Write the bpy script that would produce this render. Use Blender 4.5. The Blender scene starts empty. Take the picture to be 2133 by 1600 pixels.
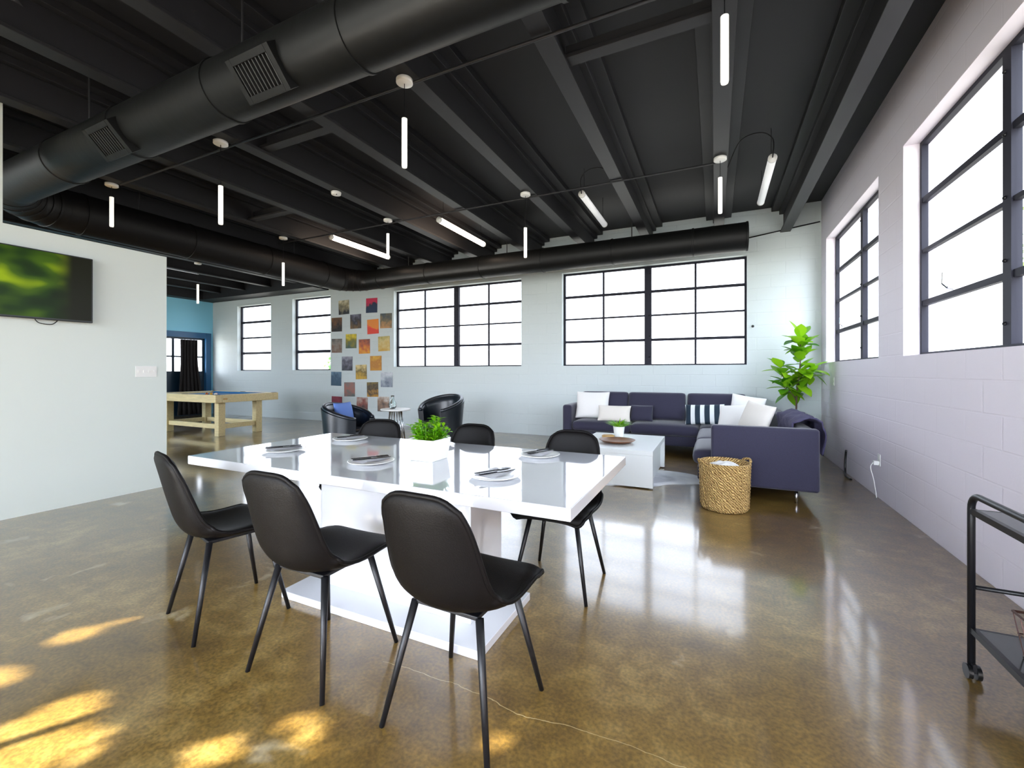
import bpy, bmesh, math, random
from mathutils import Vector, Matrix
PI = math.pi
random.seed(7)
SC = bpy.context.scene
COL = SC.collection

# ------------------------------------------------------------------ colours and materials
def lin(c):
    return tuple((v/255/12.92 if v/255 <= .04045 else ((v/255+.055)/1.055)**2.4) for v in c) + (1.0,)

def newmat(name):
    m = bpy.data.materials.new(name); m.use_nodes = True
    nt = m.node_tree; b = nt.nodes['Principled BSDF']
    return m, nt, b

def nd(nt, kind, **kw):
    n = nt.nodes.new(kind)
    for k, v in kw.items(): setattr(n, k, v)
    return n

def mat(name, col, rough=.5, metal=0., spec=.5, emit=None, estr=0., coat=0., noise=0., nscale=20., bump=0., sheen=0., stretch=None):
    m, nt, b = newmat(name)
    b.inputs['Base Color'].default_value = lin(col)
    b.inputs['Roughness'].default_value = rough
    b.inputs['Metallic'].default_value = metal
    b.inputs['Specular IOR Level'].default_value = spec
    b.inputs['Coat Weight'].default_value = coat
    b.inputs['Coat Roughness'].default_value = .05
    b.inputs['Sheen Weight'].default_value = sheen
    if emit:
        b.inputs['Emission Color'].default_value = lin(emit); b.inputs['Emission Strength'].default_value = estr
    if noise or bump:
        tc = nd(nt, 'ShaderNodeTexCoord'); mp = nd(nt, 'ShaderNodeMapping'); no = nd(nt, 'ShaderNodeTexNoise')
        if stretch: mp.inputs['Scale'].default_value = stretch
        no.inputs['Scale'].default_value = nscale; no.inputs['Detail'].default_value = 5
        nt.links.new(tc.outputs['Object'], mp.inputs[0]); nt.links.new(mp.outputs[0], no.inputs['Vector'])
        if noise:
            mx = nd(nt, 'ShaderNodeMix', data_type='RGBA')
            mx.inputs[6].default_value = lin(tuple(max(0, c*(1-noise)) for c in col))
            mx.inputs[7].default_value = lin(tuple(min(255, c*(1+noise)) for c in col))
            nt.links.new(no.outputs['Fac'], mx.inputs[0]); nt.links.new(mx.outputs[2], b.inputs['Base Color'])
        if bump:
            bp = nd(nt, 'ShaderNodeBump'); bp.inputs['Strength'].default_value = bump; bp.inputs['Distance'].default_value = .01
            nt.links.new(no.outputs['Fac'], bp.inputs['Height']); nt.links.new(bp.outputs[0], b.inputs['Normal'])
    return m

def wallmat(name, col, axis, bump=.35, rough=.55):
    """painted concrete block: running-bond joints as bump, axis = horizontal coordinate of the wall"""
    m, nt, b = newmat(name)
    g = nd(nt, 'ShaderNodeNewGeometry'); s = nd(nt, 'ShaderNodeSeparateXYZ'); c = nd(nt, 'ShaderNodeCombineXYZ')
    nt.links.new(g.outputs['Position'], s.inputs[0])
    nt.links.new(s.outputs[axis], c.inputs[0]); nt.links.new(s.outputs[2], c.inputs[1])
    br = nd(nt, 'ShaderNodeTexBrick')
    br.inputs['Scale'].default_value = 1.0; br.inputs['Brick Width'].default_value = .4; br.inputs['Row Height'].default_value = .2
    br.inputs['Mortar Size'].default_value = .008; br.inputs['Mortar Smooth'].default_value = .6
    br.inputs['Color1'].default_value = (1, 1, 1, 1); br.inputs['Color2'].default_value = (.97, .97, .97, 1); br.inputs['Mortar'].default_value = (0, 0, 0, 1)
    nt.links.new(c.outputs[0], br.inputs['Vector'])
    no = nd(nt, 'ShaderNodeTexNoise'); no.inputs['Scale'].default_value = 60; no.inputs['Detail'].default_value = 4
    nt.links.new(g.outputs['Position'], no.inputs['Vector'])
    ad = nd(nt, 'ShaderNodeMath', operation='MULTIPLY_ADD'); ad.inputs[1].default_value = .25
    nt.links.new(no.outputs['Fac'], ad.inputs[0]); nt.links.new(br.outputs['Color'], ad.inputs[2])
    bp = nd(nt, 'ShaderNodeBump'); bp.inputs['Strength'].default_value = bump; bp.inputs['Distance'].default_value = .006
    nt.links.new(ad.outputs[0], bp.inputs['Height']); nt.links.new(bp.outputs[0], b.inputs['Normal'])
    b.inputs['Base Color'].default_value = lin(col); b.inputs['Roughness'].default_value = rough
    b.inputs['Specular IOR Level'].default_value = .35
    return m

def floormat():
    m, nt, b = newmat('polished_concrete')
    g = nd(nt, 'ShaderNodeNewGeometry')
    def noise(sc, det, dist=0.):
        n = nd(nt, 'ShaderNodeTexNoise'); n.inputs['Scale'].default_value = sc; n.inputs['Detail'].default_value = det
        n.inputs['Distortion'].default_value = dist; nt.links.new(g.outputs['Position'], n.inputs['Vector']); return n
    n1 = noise(1.1, 4, .5); n2 = noise(9, 4, .3); n3 = noise(70, 3)
    r1 = nd(nt, 'ShaderNodeValToRGB')
    e = r1.color_ramp.elements
    e[0].position = .32; e[0].color = lin(FLOOR[0]); e[1].position = .72; e[1].color = lin(FLOOR[1])
    x = e.new(.52); x.color = lin(FLOOR[2])
    mxf = nd(nt, 'ShaderNodeMix', data_type='FLOAT'); mxf.inputs[0].default_value = .42
    nt.links.new(n1.outputs['Fac'], mxf.inputs[2]); nt.links.new(n2.outputs['Fac'], mxf.inputs[3])
    nt.links.new(mxf.outputs[0], r1.inputs[0])
    # aggregate speckle
    r2 = nd(nt, 'ShaderNodeValToRGB'); r2.color_ramp.elements[0].position = .35; r2.color_ramp.elements[0].color = (.70, .70, .72, 1)
    r2.color_ramp.elements[1].position = .68; r2.color_ramp.elements[1].color = (1.28, 1.24, 1.15, 1)
    nt.links.new(n3.outputs['Fac'], r2.inputs[0])
    mu = nd(nt, 'ShaderNodeMix', data_type='RGBA', blend_type='MULTIPLY'); mu.inputs[0].default_value = 1
    nt.links.new(r1.outputs[0], mu.inputs[6]); nt.links.new(r2.outputs[0], mu.inputs[7])
    # pale worn patches
    n6 = noise(3.4, 5, .4); wr = nd(nt, 'ShaderNodeMapRange'); wr.inputs[1].default_value = .66; wr.inputs[2].default_value = .74; wr.inputs[3].default_value = 0; wr.inputs[4].default_value = .5
    nt.links.new(n6.outputs['Fac'], wr.inputs[0])
    mw = nd(nt, 'ShaderNodeMix', data_type='RGBA'); mw.inputs[7].default_value = lin((196, 182, 150)); nt.links.new(wr.outputs[0], mw.inputs[0]); nt.links.new(mu.outputs[2], mw.inputs[6])
    # one long hairline crack, wandering about a straight line
    sp = nd(nt, 'ShaderNodeSeparateXYZ'); nt.links.new(g.outputs['Position'], sp.inputs[0])
    n5 = noise(2.5, 5)
    ly = nd(nt, 'ShaderNodeMath', operation='MULTIPLY_ADD'); ly.inputs[1].default_value = CRACK[0]; ly.inputs[2].default_value = CRACK[1]; nt.links.new(sp.outputs[0], ly.inputs[0])
    df = nd(nt, 'ShaderNodeMath', operation='SUBTRACT'); nt.links.new(sp.outputs[1], df.inputs[0]); nt.links.new(ly.outputs[0], df.inputs[1])
    wv = nd(nt, 'ShaderNodeMath', operation='MULTIPLY_ADD'); wv.inputs[1].default_value = .16; wv.inputs[2].default_value = -.08; nt.links.new(n5.outputs['Fac'], wv.inputs[0])
    ad = nd(nt, 'ShaderNodeMath', operation='ADD'); nt.links.new(df.outputs[0], ad.inputs[0]); nt.links.new(wv.outputs[0], ad.inputs[1])
    ab = nd(nt, 'ShaderNodeMath', operation='ABSOLUTE'); nt.links.new(ad.outputs[0], ab.inputs[0])
    cr = nd(nt, 'ShaderNodeMath', operation='LESS_THAN'); cr.inputs[1].default_value = .0016; nt.links.new(ab.outputs[0], cr.inputs[0])
    gx = nd(nt, 'ShaderNodeMath', operation='GREATER_THAN'); gx.inputs[1].default_value = -1.3; nt.links.new(sp.outputs[0], gx.inputs[0])
    cg = nd(nt, 'ShaderNodeMath', operation='MULTIPLY'); nt.links.new(cr.outputs[0], cg.inputs[0]); nt.links.new(gx.outputs[0], cg.inputs[1])
    cm = nd(nt, 'ShaderNodeMath', operation='MULTIPLY'); cm.inputs[1].default_value = .5; nt.links.new(cg.outputs[0], cm.inputs[0])
    mc = nd(nt, 'ShaderNodeMix', data_type='RGBA'); mc.inputs[7].default_value = lin((214, 196, 150))
    nt.links.new(cm.outputs[0], mc.inputs[0]); nt.links.new(mw.outputs[2], mc.inputs[6])
    nt.links.new(mc.outputs[2], b.inputs['Base Color'])
    rr = nd(nt, 'ShaderNodeMapRange'); rr.inputs[3].default_value = .285; rr.inputs[4].default_value = .33
    nt.links.new(n2.outputs['Fac'], rr.inputs[0]); nt.links.new(rr.outputs[0], b.inputs['Roughness'])
    b.inputs['Specular IOR Level'].default_value = .6
    b.inputs['Coat Weight'].default_value = .95; b.inputs['Coat Roughness'].default_value = .10
    bp = nd(nt, 'ShaderNodeBump'); bp.inputs['Strength'].default_value = .03; bp.inputs['Distance'].default_value = .02
    n4 = noise(5, 4); nt.links.new(n4.outputs['Fac'], bp.inputs['Height']); nt.links.new(bp.outputs[0], b.inputs['Normal'])
    return m

def glassmat():
    m = bpy.data.materials.new('window_glass'); m.use_nodes = True; nt = m.node_tree; nt.nodes.clear()
    o = nd(nt, 'ShaderNodeOutputMaterial'); t = nd(nt, 'ShaderNodeBsdfTransparent'); g = nd(nt, 'ShaderNodeBsdfGlossy'); mx = nd(nt, 'ShaderNodeMixShader')
    g.inputs['Roughness'].default_value = .0; lw = nd(nt, 'ShaderNodeLayerWeight'); lw.inputs[0].default_value = .5
    p = nd(nt, 'ShaderNodeMath', operation='POWER'); p.inputs[1].default_value = 5; nt.links.new(lw.outputs['Facing'], p.inputs[0])
    f = nd(nt, 'ShaderNodeMath', operation='MULTIPLY_ADD'); f.inputs[1].default_value = .5; f.inputs[2].default_value = .03; nt.links.new(p.outputs[0], f.inputs[0])
    nt.links.new(f.outputs[0], mx.inputs[0]); nt.links.new(t.outputs[0], mx.inputs[1]); nt.links.new(g.outputs[0], mx.inputs[2]); nt.links.new(mx.outputs[0], o.inputs[0])
    return m

def leafmat(name, c1, c2, trans=.35, rough=.35):
    m, nt, b = newmat(name)
    oi = nd(nt, 'ShaderNodeNewGeometry'); mx = nd(nt, 'ShaderNodeMix', data_type='RGBA')
    mx.inputs[6].default_value = lin(c1); mx.inputs[7].default_value = lin(c2)
    nt.links.new(oi.outputs['Random Per Island'], mx.inputs[0])
    b.inputs['Roughness'].default_value = rough
    nt.links.new(mx.outputs[2], b.inputs['Base Color'])
    tr = nd(nt, 'ShaderNodeBsdfTranslucent'); ms = nd(nt, 'ShaderNodeMixShader'); ms.inputs[0].default_value = trans
    nt.links.new(mx.outputs[2], tr.inputs[0])
    out = nt.nodes['Material Output']
    nt.links.new(b.outputs[0], ms.inputs[1]); nt.links.new(tr.outputs[0], ms.inputs[2]); nt.links.new(ms.outputs[0], out.inputs[0])
    return m

def pattern(name, ramp, scale=6., rough=.5, kind='noise', axis=2, seed=0., detail=3.):
    """several colours laid out by noise or along one axis"""
    m, nt, b = newmat(name)
    tc = nd(nt, 'ShaderNodeTexCoord'); r = nd(nt, 'ShaderNodeValToRGB')
    mp = nd(nt, 'ShaderNodeMapping'); mp.inputs['Location'].default_value = (seed, seed*.7, seed*1.3)
    nt.links.new(tc.outputs['Object'], mp.inputs[0])
    no = nd(nt, 'ShaderNodeTexNoise'); no.inputs['Scale'].default_value = scale; no.inputs['Detail'].default_value = detail
    nt.links.new(mp.outputs[0], no.inputs['Vector'])
    if kind == 'noise':
        nt.links.new(no.outputs['Fac'], r.inputs[0])
    elif kind == 'print':   # vertical position plus noise: a picture with a ground, a figure and a sky
        s = nd(nt, 'ShaderNodeSeparateXYZ'); nt.links.new(tc.outputs['Object'], s.inputs[0])
        ma = nd(nt, 'ShaderNodeMath', operation='MULTIPLY_ADD'); ma.inputs[1].default_value = 1.5; ma.inputs[2].default_value = .02
        nt.links.new(s.outputs[2], ma.inputs[0])
        ad = nd(nt, 'ShaderNodeMath', operation='ADD'); nt.links.new(ma.outputs[0], ad.inputs[0]); nt.links.new(no.outputs['Fac'], ad.inputs[1])
        nt.links.new(ad.outputs[0], r.inputs[0])
    elif kind == 'stripes':
        s = nd(nt, 'ShaderNodeSeparateXYZ'); nt.links.new(tc.outputs['Object'], s.inputs[0])
        ma = nd(nt, 'ShaderNodeMath', operation='MULTIPLY'); ma.inputs[1].default_value = scale; nt.links.new(s.outputs[axis], ma.inputs[0])
        fr = nd(nt, 'ShaderNodeMath', operation='FRACT'); nt.links.new(ma.outputs[0], fr.inputs[0]); nt.links.new(fr.outputs[0], r.inputs[0])
        r.color_ramp.interpolation = 'CONSTANT'
    e = r.color_ramp.elements
    e[0].position = ramp[0][0]; e[0].color = lin(ramp[0][1]); e[1].position = ramp[-1][0]; e[1].color = lin(ramp[-1][1])
    for p, c in ramp[1:-1]:
        x = e.new(p); x.color = lin(c)
    nt.links.new(r.outputs[0], b.inputs['Base Color']); b.inputs['Roughness'].default_value = rough
    return m

# tunables
FLOOR = [(84, 64, 30), (158, 134, 80), (116, 92, 44)]
CRACK = (.02, 1.49)
WORLD = 4.2
EXPOSURE = 0.35
SUN = 48.0
GLOW = 4.3

M = {}
M['floor'] = floormat()
M['wall_x'] = wallmat('white_block_paint', (196, 205, 206), 0)
M['wall_y'] = wallmat('white_block_paint_side', (226, 219, 229), 1)
M['plaster'] = mat('white_plaster', (216, 224, 219), .5)
M['pale_blue'] = mat('pale_blue_paint', (150, 225, 255), .5)
M['deck'] = mat('black_ceiling_deck', (12, 12, 16), .65, noise=.12, nscale=2)
M['beam'] = mat('charcoal_steel', (25, 25, 28), .55, noise=.1, nscale=6)
M['duct'] = mat('black_duct', (14, 15, 15), .5, spec=.22, noise=.12, nscale=3, bump=.15, stretch=(6, 1, 1))
M['duct_y'] = mat('black_duct_wrap', (16, 15, 16), .5, spec=.22, noise=.12, nscale=3, bump=.15, stretch=(1, 6, 1))
M['vent_black'] = mat('vent_black', (30, 31, 32), .5)
M['frame'] = mat('black_window_steel', (34, 34, 44), .6, spec=.2)
M['satin'] = mat('white_satin_paint', (226, 230, 230), .35, spec=.3)
M['glass'] = glassmat()
M['black_metal'] = mat('black_metal', (17, 17, 20), .4, spec=.35)
M['leather'] = mat('black_leather', (11, 9, 9), .5, spec=.13, bump=.12, nscale=220)
M['lacquer'] = mat('white_gloss_lacquer', (212, 214, 219), .06, spec=.6, coat=.6)
M['white_plastic'] = mat('white_plastic', (235, 235, 232), .35)
M['lamp'] = mat('opal_lamp', (240, 240, 235), .4, emit=(255, 250, 240), estr=.6)
M['tube_on'] = mat('warm_tube', (255, 240, 225), .4, emit=(255, 226, 200), estr=14.)
M['tube_off'] = mat('frosted_tube', (225, 228, 230), .35, emit=(255, 255, 255), estr=.25)  # painted glow: these tubes are off but emit faintly to look whiter
M['navy'] = mat('navy_purple_weave', (35, 33, 56), .8, noise=.15, nscale=160, bump=.2, sheen=.25)
M['chrome'] = mat('brushed_steel', (205, 205, 210), .18, metal=1)
M['white_cloth'] = mat('white_cotton', (232, 230, 228), .85, bump=.15, nscale=60)
M['cream_cloth'] = mat('cream_cotton', (228, 222, 214), .85, bump=.2, nscale=60)
M['blue_cloth'] = mat('blue_velvet', (44, 84, 150), .7, sheen=.6)
M['stripe'] = pattern('navy_white_stripe', [(0., (24, 44, 60)), (.55, (226, 230, 232)), (1., (226, 230, 232))], 7.5, .8, 'stripes', 0)
M['basket'] = None
M['pine'] = mat('light_pine', (214, 198, 150), .45, noise=.12, nscale=5, stretch=(1, 8, 8))
M['felt'] = mat('blue_felt', (40, 110, 160), .8)
M['leather_navy'] = mat('dark_navy_leather', (14, 22, 30), .34, spec=.6, bump=.05, nscale=40)
M['teal_door'] = mat('blue_door_paint', (18, 92, 140), .35)
M['drape'] = mat('dark_brown_drape', (20, 15, 13), .9)
M['ceramic'] = mat('white_ceramic', (238, 238, 236), .15)
M['leaf'] = leafmat('bright_green_leaf', (84, 160, 14), (160, 215, 30), .4)
M['fig_leaf'] = leafmat('fig_leaf', (56, 130, 18), (165, 215, 40), .4, .3)
M['tree_leaf'] = leafmat('outdoor_leaf', (90, 150, 60), (150, 200, 100), .3)
M['bark'] = mat('bark', (92, 76, 62), .8, bump=.4, nscale=30)
M['wood'] = mat('walnut', (120, 76, 46), .45, noise=.2, nscale=10)
M['tan_wood'] = mat('tan_wood', (190, 150, 90), .5, noise=.15, nscale=12)
M['hide'] = pattern('cowhide', [(.40, (226, 226, 226)), (.52, (206, 208, 212)), (.62, (168, 170, 176))], 2.2, .85)
M['dark_cutlery'] = mat('black_cutlery', (28, 30, 36), .22, metal=.6)
M['screen'] = None
M['bezel'] = mat('tv_black', (16, 16, 17), .3)
M['napkin'] = mat('grey_white_linen', (214, 214, 218), .8)
M['smoked'] = mat('dark_shelf_glass', (48, 56, 56), .12, spec=.6)
M['copper_wire'] = mat('brown_wire', (70, 44, 36), .35, metal=.6)
M['towel'] = pattern('striped_towel', [(0, (214, 200, 196)), (.45, (60, 58, 84)), (.7, (170, 80, 40))], 9, .9)

def basketmat():
    m, nt, b = newmat('seagrass_weave')
    tc = nd(nt, 'ShaderNodeTexCoord'); s = nd(nt, 'ShaderNodeSeparateXYZ'); nt.links.new(tc.outputs['Object'], s.inputs[0])
    at = nd(nt, 'ShaderNodeMath', operation='ARCTAN2'); nt.links.new(s.outputs[1], at.inputs[0]); nt.links.new(s.outputs[0], at.inputs[1])
    c = nd(nt, 'ShaderNodeCombineXYZ'); nt.links.new(at.outputs[0], c.inputs[0]); nt.links.new(s.outputs[2], c.inputs[1])
    mp = nd(nt, 'ShaderNodeMapping'); mp.inputs['Scale'].default_value = (5, 26, 1); nt.links.new(c.outputs[0], mp.inputs[0])
    w = nd(nt, 'ShaderNodeTexWave', wave_type='BANDS', bands_direction='DIAGONAL'); w.inputs['Scale'].default_value = 1.0
    w.inputs['Distortion'].default_value = 6; w.inputs['Detail'].default_value = 2; w.inputs['Detail Scale'].default_value = 1.3
    nt.links.new(mp.outputs[0], w.inputs['Vector'])
    r = nd(nt, 'ShaderNodeValToRGB'); e = r.color_ramp.elements
    e[0].position = .1; e[0].color = lin((128, 92, 46)); e[1].position = .8; e[1].color = lin((222, 188, 122))
    nt.links.new(w.outputs['Fac'], r.inputs[0]); nt.links.new(r.outputs[0], b.inputs['Base Color']); b.inputs['Roughness'].default_value = .7
    bp = nd(nt, 'ShaderNodeBump'); bp.inputs['Strength'].default_value = .8; bp.inputs['Distance'].default_value = .012
    nt.links.new(w.outputs['Fac'], bp.inputs['Height']); nt.links.new(bp.outputs[0], b.inputs['Normal'])
    return m
M['basket'] = basketmat()

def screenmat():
    """screen with a soft green window reflection painted in as emission"""
    m, nt, b = newmat('green_painted_reflection')
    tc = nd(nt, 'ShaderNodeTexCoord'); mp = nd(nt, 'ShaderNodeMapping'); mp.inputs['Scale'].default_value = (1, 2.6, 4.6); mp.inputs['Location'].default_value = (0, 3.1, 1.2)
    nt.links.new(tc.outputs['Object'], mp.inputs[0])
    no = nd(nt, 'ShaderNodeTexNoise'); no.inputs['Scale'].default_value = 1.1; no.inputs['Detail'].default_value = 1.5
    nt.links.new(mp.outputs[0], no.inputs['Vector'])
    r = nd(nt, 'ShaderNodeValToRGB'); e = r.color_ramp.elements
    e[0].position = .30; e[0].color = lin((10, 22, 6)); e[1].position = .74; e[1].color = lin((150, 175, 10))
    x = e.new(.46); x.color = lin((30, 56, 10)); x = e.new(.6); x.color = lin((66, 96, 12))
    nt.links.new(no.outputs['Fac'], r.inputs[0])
    # painted reflection ends in a dark band on one side
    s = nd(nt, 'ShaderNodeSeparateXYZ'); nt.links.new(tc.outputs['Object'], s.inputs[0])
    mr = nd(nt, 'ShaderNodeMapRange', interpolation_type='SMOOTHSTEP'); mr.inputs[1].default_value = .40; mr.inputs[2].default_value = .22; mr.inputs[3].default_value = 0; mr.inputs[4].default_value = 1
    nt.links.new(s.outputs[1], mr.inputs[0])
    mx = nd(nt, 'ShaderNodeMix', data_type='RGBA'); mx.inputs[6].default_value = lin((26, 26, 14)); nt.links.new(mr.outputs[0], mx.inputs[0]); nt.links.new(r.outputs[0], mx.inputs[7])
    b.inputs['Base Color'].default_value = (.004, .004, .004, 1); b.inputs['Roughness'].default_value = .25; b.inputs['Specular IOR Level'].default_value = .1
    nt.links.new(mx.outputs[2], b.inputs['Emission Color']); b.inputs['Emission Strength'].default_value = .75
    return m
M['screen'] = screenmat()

# ------------------------------------------------------------------ mesh helpers
class MB:
    def __init__(s): s.v = []; s.f = []
    def add(s, vs, fs):
        o = len(s.v); s.v += [tuple(v) for v in vs]; s.f += [tuple(i+o for i in f) for f in fs]; return s
    def box(s, x0, x1, y0, y1, z0, z1, xf=None):
        vs = [(x, y, z) for z in (z0, z1) for y in (y0, y1) for x in (x0, x1)]
        if xf is not None: vs = [xf @ Vector(v) for v in vs]
        return s.add(vs, [(0, 2, 3, 1), (4, 5, 7, 6), (0, 1, 5, 4), (2, 6, 7, 3), (0, 4, 6, 2), (1, 3, 7, 5)])
    def tube(s, pts, r, n=10, closed=False, caps=True):
        pts = [Vector(p) for p in pts]; N = len(pts)
        rs = r if isinstance(r, (list, tuple)) else [r]*N
        rings = []; up = None
        for i in range(N):
            a = pts[(i-1) % N] if (closed or i > 0) else pts[i]; b = pts[(i+1) % N] if (closed or i < N-1) else pts[i]
            t = (b-a).normalized()
            if up is None: up = Vector((0, 0, 1)) if abs(t.z) < .9 else Vector((1, 0, 0))
            u = (up - t*up.dot(t))
            u = u.normalized() if u.length > 1e-6 else t.orthogonal().normalized()
            up = u; w = t.cross(u)
            rings.append([pts[i] + (u*math.cos(2*PI*k/n) + w*math.sin(2*PI*k/n))*rs[i] for k in range(n)])
        vs = [v for R in rings for v in R]; fs = []
        for i in range(N if closed else N-1):
            j = (i+1) % N
            for k in range(n): fs.append((i*n+k, i*n+(k+1) % n, j*n+(k+1) % n, j*n+k))
        if caps and not closed: fs += [tuple(range(n-1, -1, -1)), tuple((N-1)*n+k for k in range(n))]
        return s.add(vs, fs)
    def lathe(s, prof, n=32, c=(0, 0, 0)):
        vs = []; fs = []
        for r, z in prof:
            vs += [(c[0]+r*math.cos(2*PI*k/n), c[1]+r*math.sin(2*PI*k/n), c[2]+z) for k in range(n)]
        for i in range(len(prof)-1):
            for k in range(n): fs.append((i*n+k, i*n+(k+1) % n, (i+1)*n+(k+1) % n, (i+1)*n+k))
        fs += [tuple(range(n-1, -1, -1)), tuple((len(prof)-1)*n+k for k in range(n))]
        return s.add(vs, fs)
    def grid(s, P, wrap_u=False):
        h = len(P); w = len(P[0]); vs = [p for row in P for p in row]; fs = []
        for i in range(h-1):
            for j in range(w if wrap_u else w-1):
                k = (j+1) % w; fs.append((i*w+j, i*w+k, (i+1)*w+k, (i+1)*w+j))
        return s.add(vs, fs)
    def ball(s, c, r, n=12, sz=1.):
        prof = [(max(1e-4, r*math.sin(PI*i/n)), -r*sz*math.cos(PI*i/n)) for i in range(n+1)]
        return s.lathe(prof, n*2, c)
    def build(s, name, m, parent=None, smooth=False, bevel=0., seg=2, sub=0, loc=None, rot=None):
        me = bpy.data.meshes.new(name); me.from_pydata(s.v, [], s.f)
        bm = bmesh.new(); bm.from_mesh(me); bmesh.ops.recalc_face_normals(bm, faces=bm.faces); bm.to_mesh(me); bm.free()
        me.materials.append(m)
        if smooth or bevel: me.shade_smooth()
        o = bpy.data.objects.new(name, me); COL.objects.link(o)
        if smooth == 'auto' or bevel:
            pass
        if parent: o.parent = parent
        if loc: o.location = loc
        if rot: o.rotation_euler = rot
        if bevel:
            b = o.modifiers.new('Bevel', 'BEVEL'); b.width = bevel; b.segments = seg; b.limit_method = 'ANGLE'; b.harden_normals = True
        if sub:
            b = o.modifiers.new('Subsurf', 'SUBSURF'); b.levels = sub; b.render_levels = sub
        return o

def crease(o, ang=40):
    """smooth shading with sharp edges above an angle"""
    me = o.data; bm = bmesh.new(); bm.from_mesh(me)
    for e in bm.edges:
        if len(e.link_faces) == 2 and e.calc_face_angle(0) > math.radians(ang): e.smooth = False
    for f in bm.faces: f.smooth = True
    bm.to_mesh(me); bm.free(); return o

def B(name, m, parent, x0, x1, y0, y1, z0, z1, bevel=0., seg=2, **k):
    return MB().box(x0, x1, y0, y1, z0, z1).build(name, m, parent, bevel=bevel, seg=seg, **k)

def thing(name, label, cat, loc=(0, 0, 0), rz=0., group=None):
    o = bpy.data.objects.new(name, None); COL.objects.link(o); o.empty_display_size = .1
    o.location = loc; o.rotation_euler = (0, 0, rz); return tag(o, label, cat, group)
def tag(o, label, cat, group=None):
    o['label'] = label; o['category'] = cat
    if group: o['group'] = group
    return o
def struct(o): o['kind'] = 'structure'; return o
def dup(root, loc=None, rz=None, label=None):
    r = root.copy(); COL.objects.link(r)
    if loc is not None: r.location = loc
    if rz is not None: r.rotation_euler = (0, 0, rz)
    if label: r['label'] = label
    for ch in root.children:
        c = ch.copy(); COL.objects.link(c); c.parent = r
        for g in ch.children:
            d = g.copy(); COL.objects.link(d); d.parent = c
    return r
def catmull(pts, n):
    out = []; P = [pts[0]] + list(pts) + [pts[-1]]
    for i in range(len(pts)-1):
        a, b, c, d = [Vector(p) for p in P[i:i+4]]
        for k in range(n):
            t = k/n
            out.append(.5*((2*b) + (c-a)*t + (2*a-5*b+4*c-d)*t*t + (3*b-a-3*c+d)*t**3))
    out.append(Vector(pts[-1])); return out

# ------------------------------------------------------------------ camera
F = 905.0
cam = bpy.data.cameras.new('camera'); co = bpy.data.objects.new('camera', cam); COL.objects.link(co)
cam.sensor_width = 36; cam.lens = F*36/2133; cam.shift_y = -25/2133; cam.clip_start = .02
co.location = (0, 0, 1.25); co.rotation_euler = (PI/2, 0, math.atan(423.5/F)); SC.camera = co

# ------------------------------------------------------------------ room shell
XR, YB, ZC = 1.47, 8.03, 3.87
XL, YR, T = -13.7, -3.0, .22
def wall_with_holes(name, m, axis, a0, a1, p0, p1, z0, z1, holes):
    """wall along axis ('x' or 'y'), thickness p0..p1, rectangular openings (a0,a1,z0,z1)"""
    mb = MB()
    cuts = sorted({a0, a1, *[h[0] for h in holes], *[h[1] for h in holes]})
    for i in range(len(cuts)-1):
        u0, u1 = cuts[i], cuts[i+1]; spans = sorted((h[2], h[3]) for h in holes if h[0] <= u0+1e-6 and h[1] >= u1-1e-6)
        z = z0
        for s0, s1 in spans + [(z1, z1)]:
            if s0 > z + 1e-6:
                if axis == 'x': mb.box(u0, u1, p0, p1, z, s0)
                else: mb.box(p0, p1, u0, u1, z, s0)
            z = s1
    return struct(mb.build(name, m))

W_BACK = [(-2.69, .47, 1.37, 3.16), (-6.81, -3.55, 1.37, 3.14), (-10.24, -8.84, 1.30, 3.20), (-12.55, -11.10, 1.29, 3.15)]
W_RIGHT = [(5.46, 7.71, 1.39, 3.20), (2.45, 4.83, 1.39, 3.20), (-.45, 1.85, 1.39, 3.20)]
W_REAR = [(-5.43, .9, .35, 3.2), (-12.8, -8.9, .35, 3.4)]
struct(B('floor', M['floor'], None, XL-T, XR+T, YR-T, YB+T, -.1, 0))
struct(B('ceiling', M['deck'], None, XL-T, XR+T, YR-T, YB+T, ZC, ZC+.12))
wall_with_holes('wall_back', M['wall_x'], 'x', XL-T, XR+T, YB, YB+T, 0, ZC, W_BACK)
wall_with_holes('wall_right', M['wall_y'], 'y', YR, YB, XR, XR+T, 0, ZC, W_RIGHT)
wall_with_holes('wall_rear', M['wall_x'], 'x', XL-T, XR+T, YR-T, YR, 0, ZC, W_REAR)
wall_with_holes('wall_far_left', M['pale_blue'], 'y', YR, YB, XL-T, XL, 0, ZC, [(6.05, 7.97, 0, 2.40)])
mb = MB(); mb.box(-5.60, -5.45, YR, 2.71, 0, 2.51); mb.box(-5.60, -5.45, YR, 1.50, 2.51, ZC)
struct(mb.build('wall_left', M['plaster']))

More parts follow.
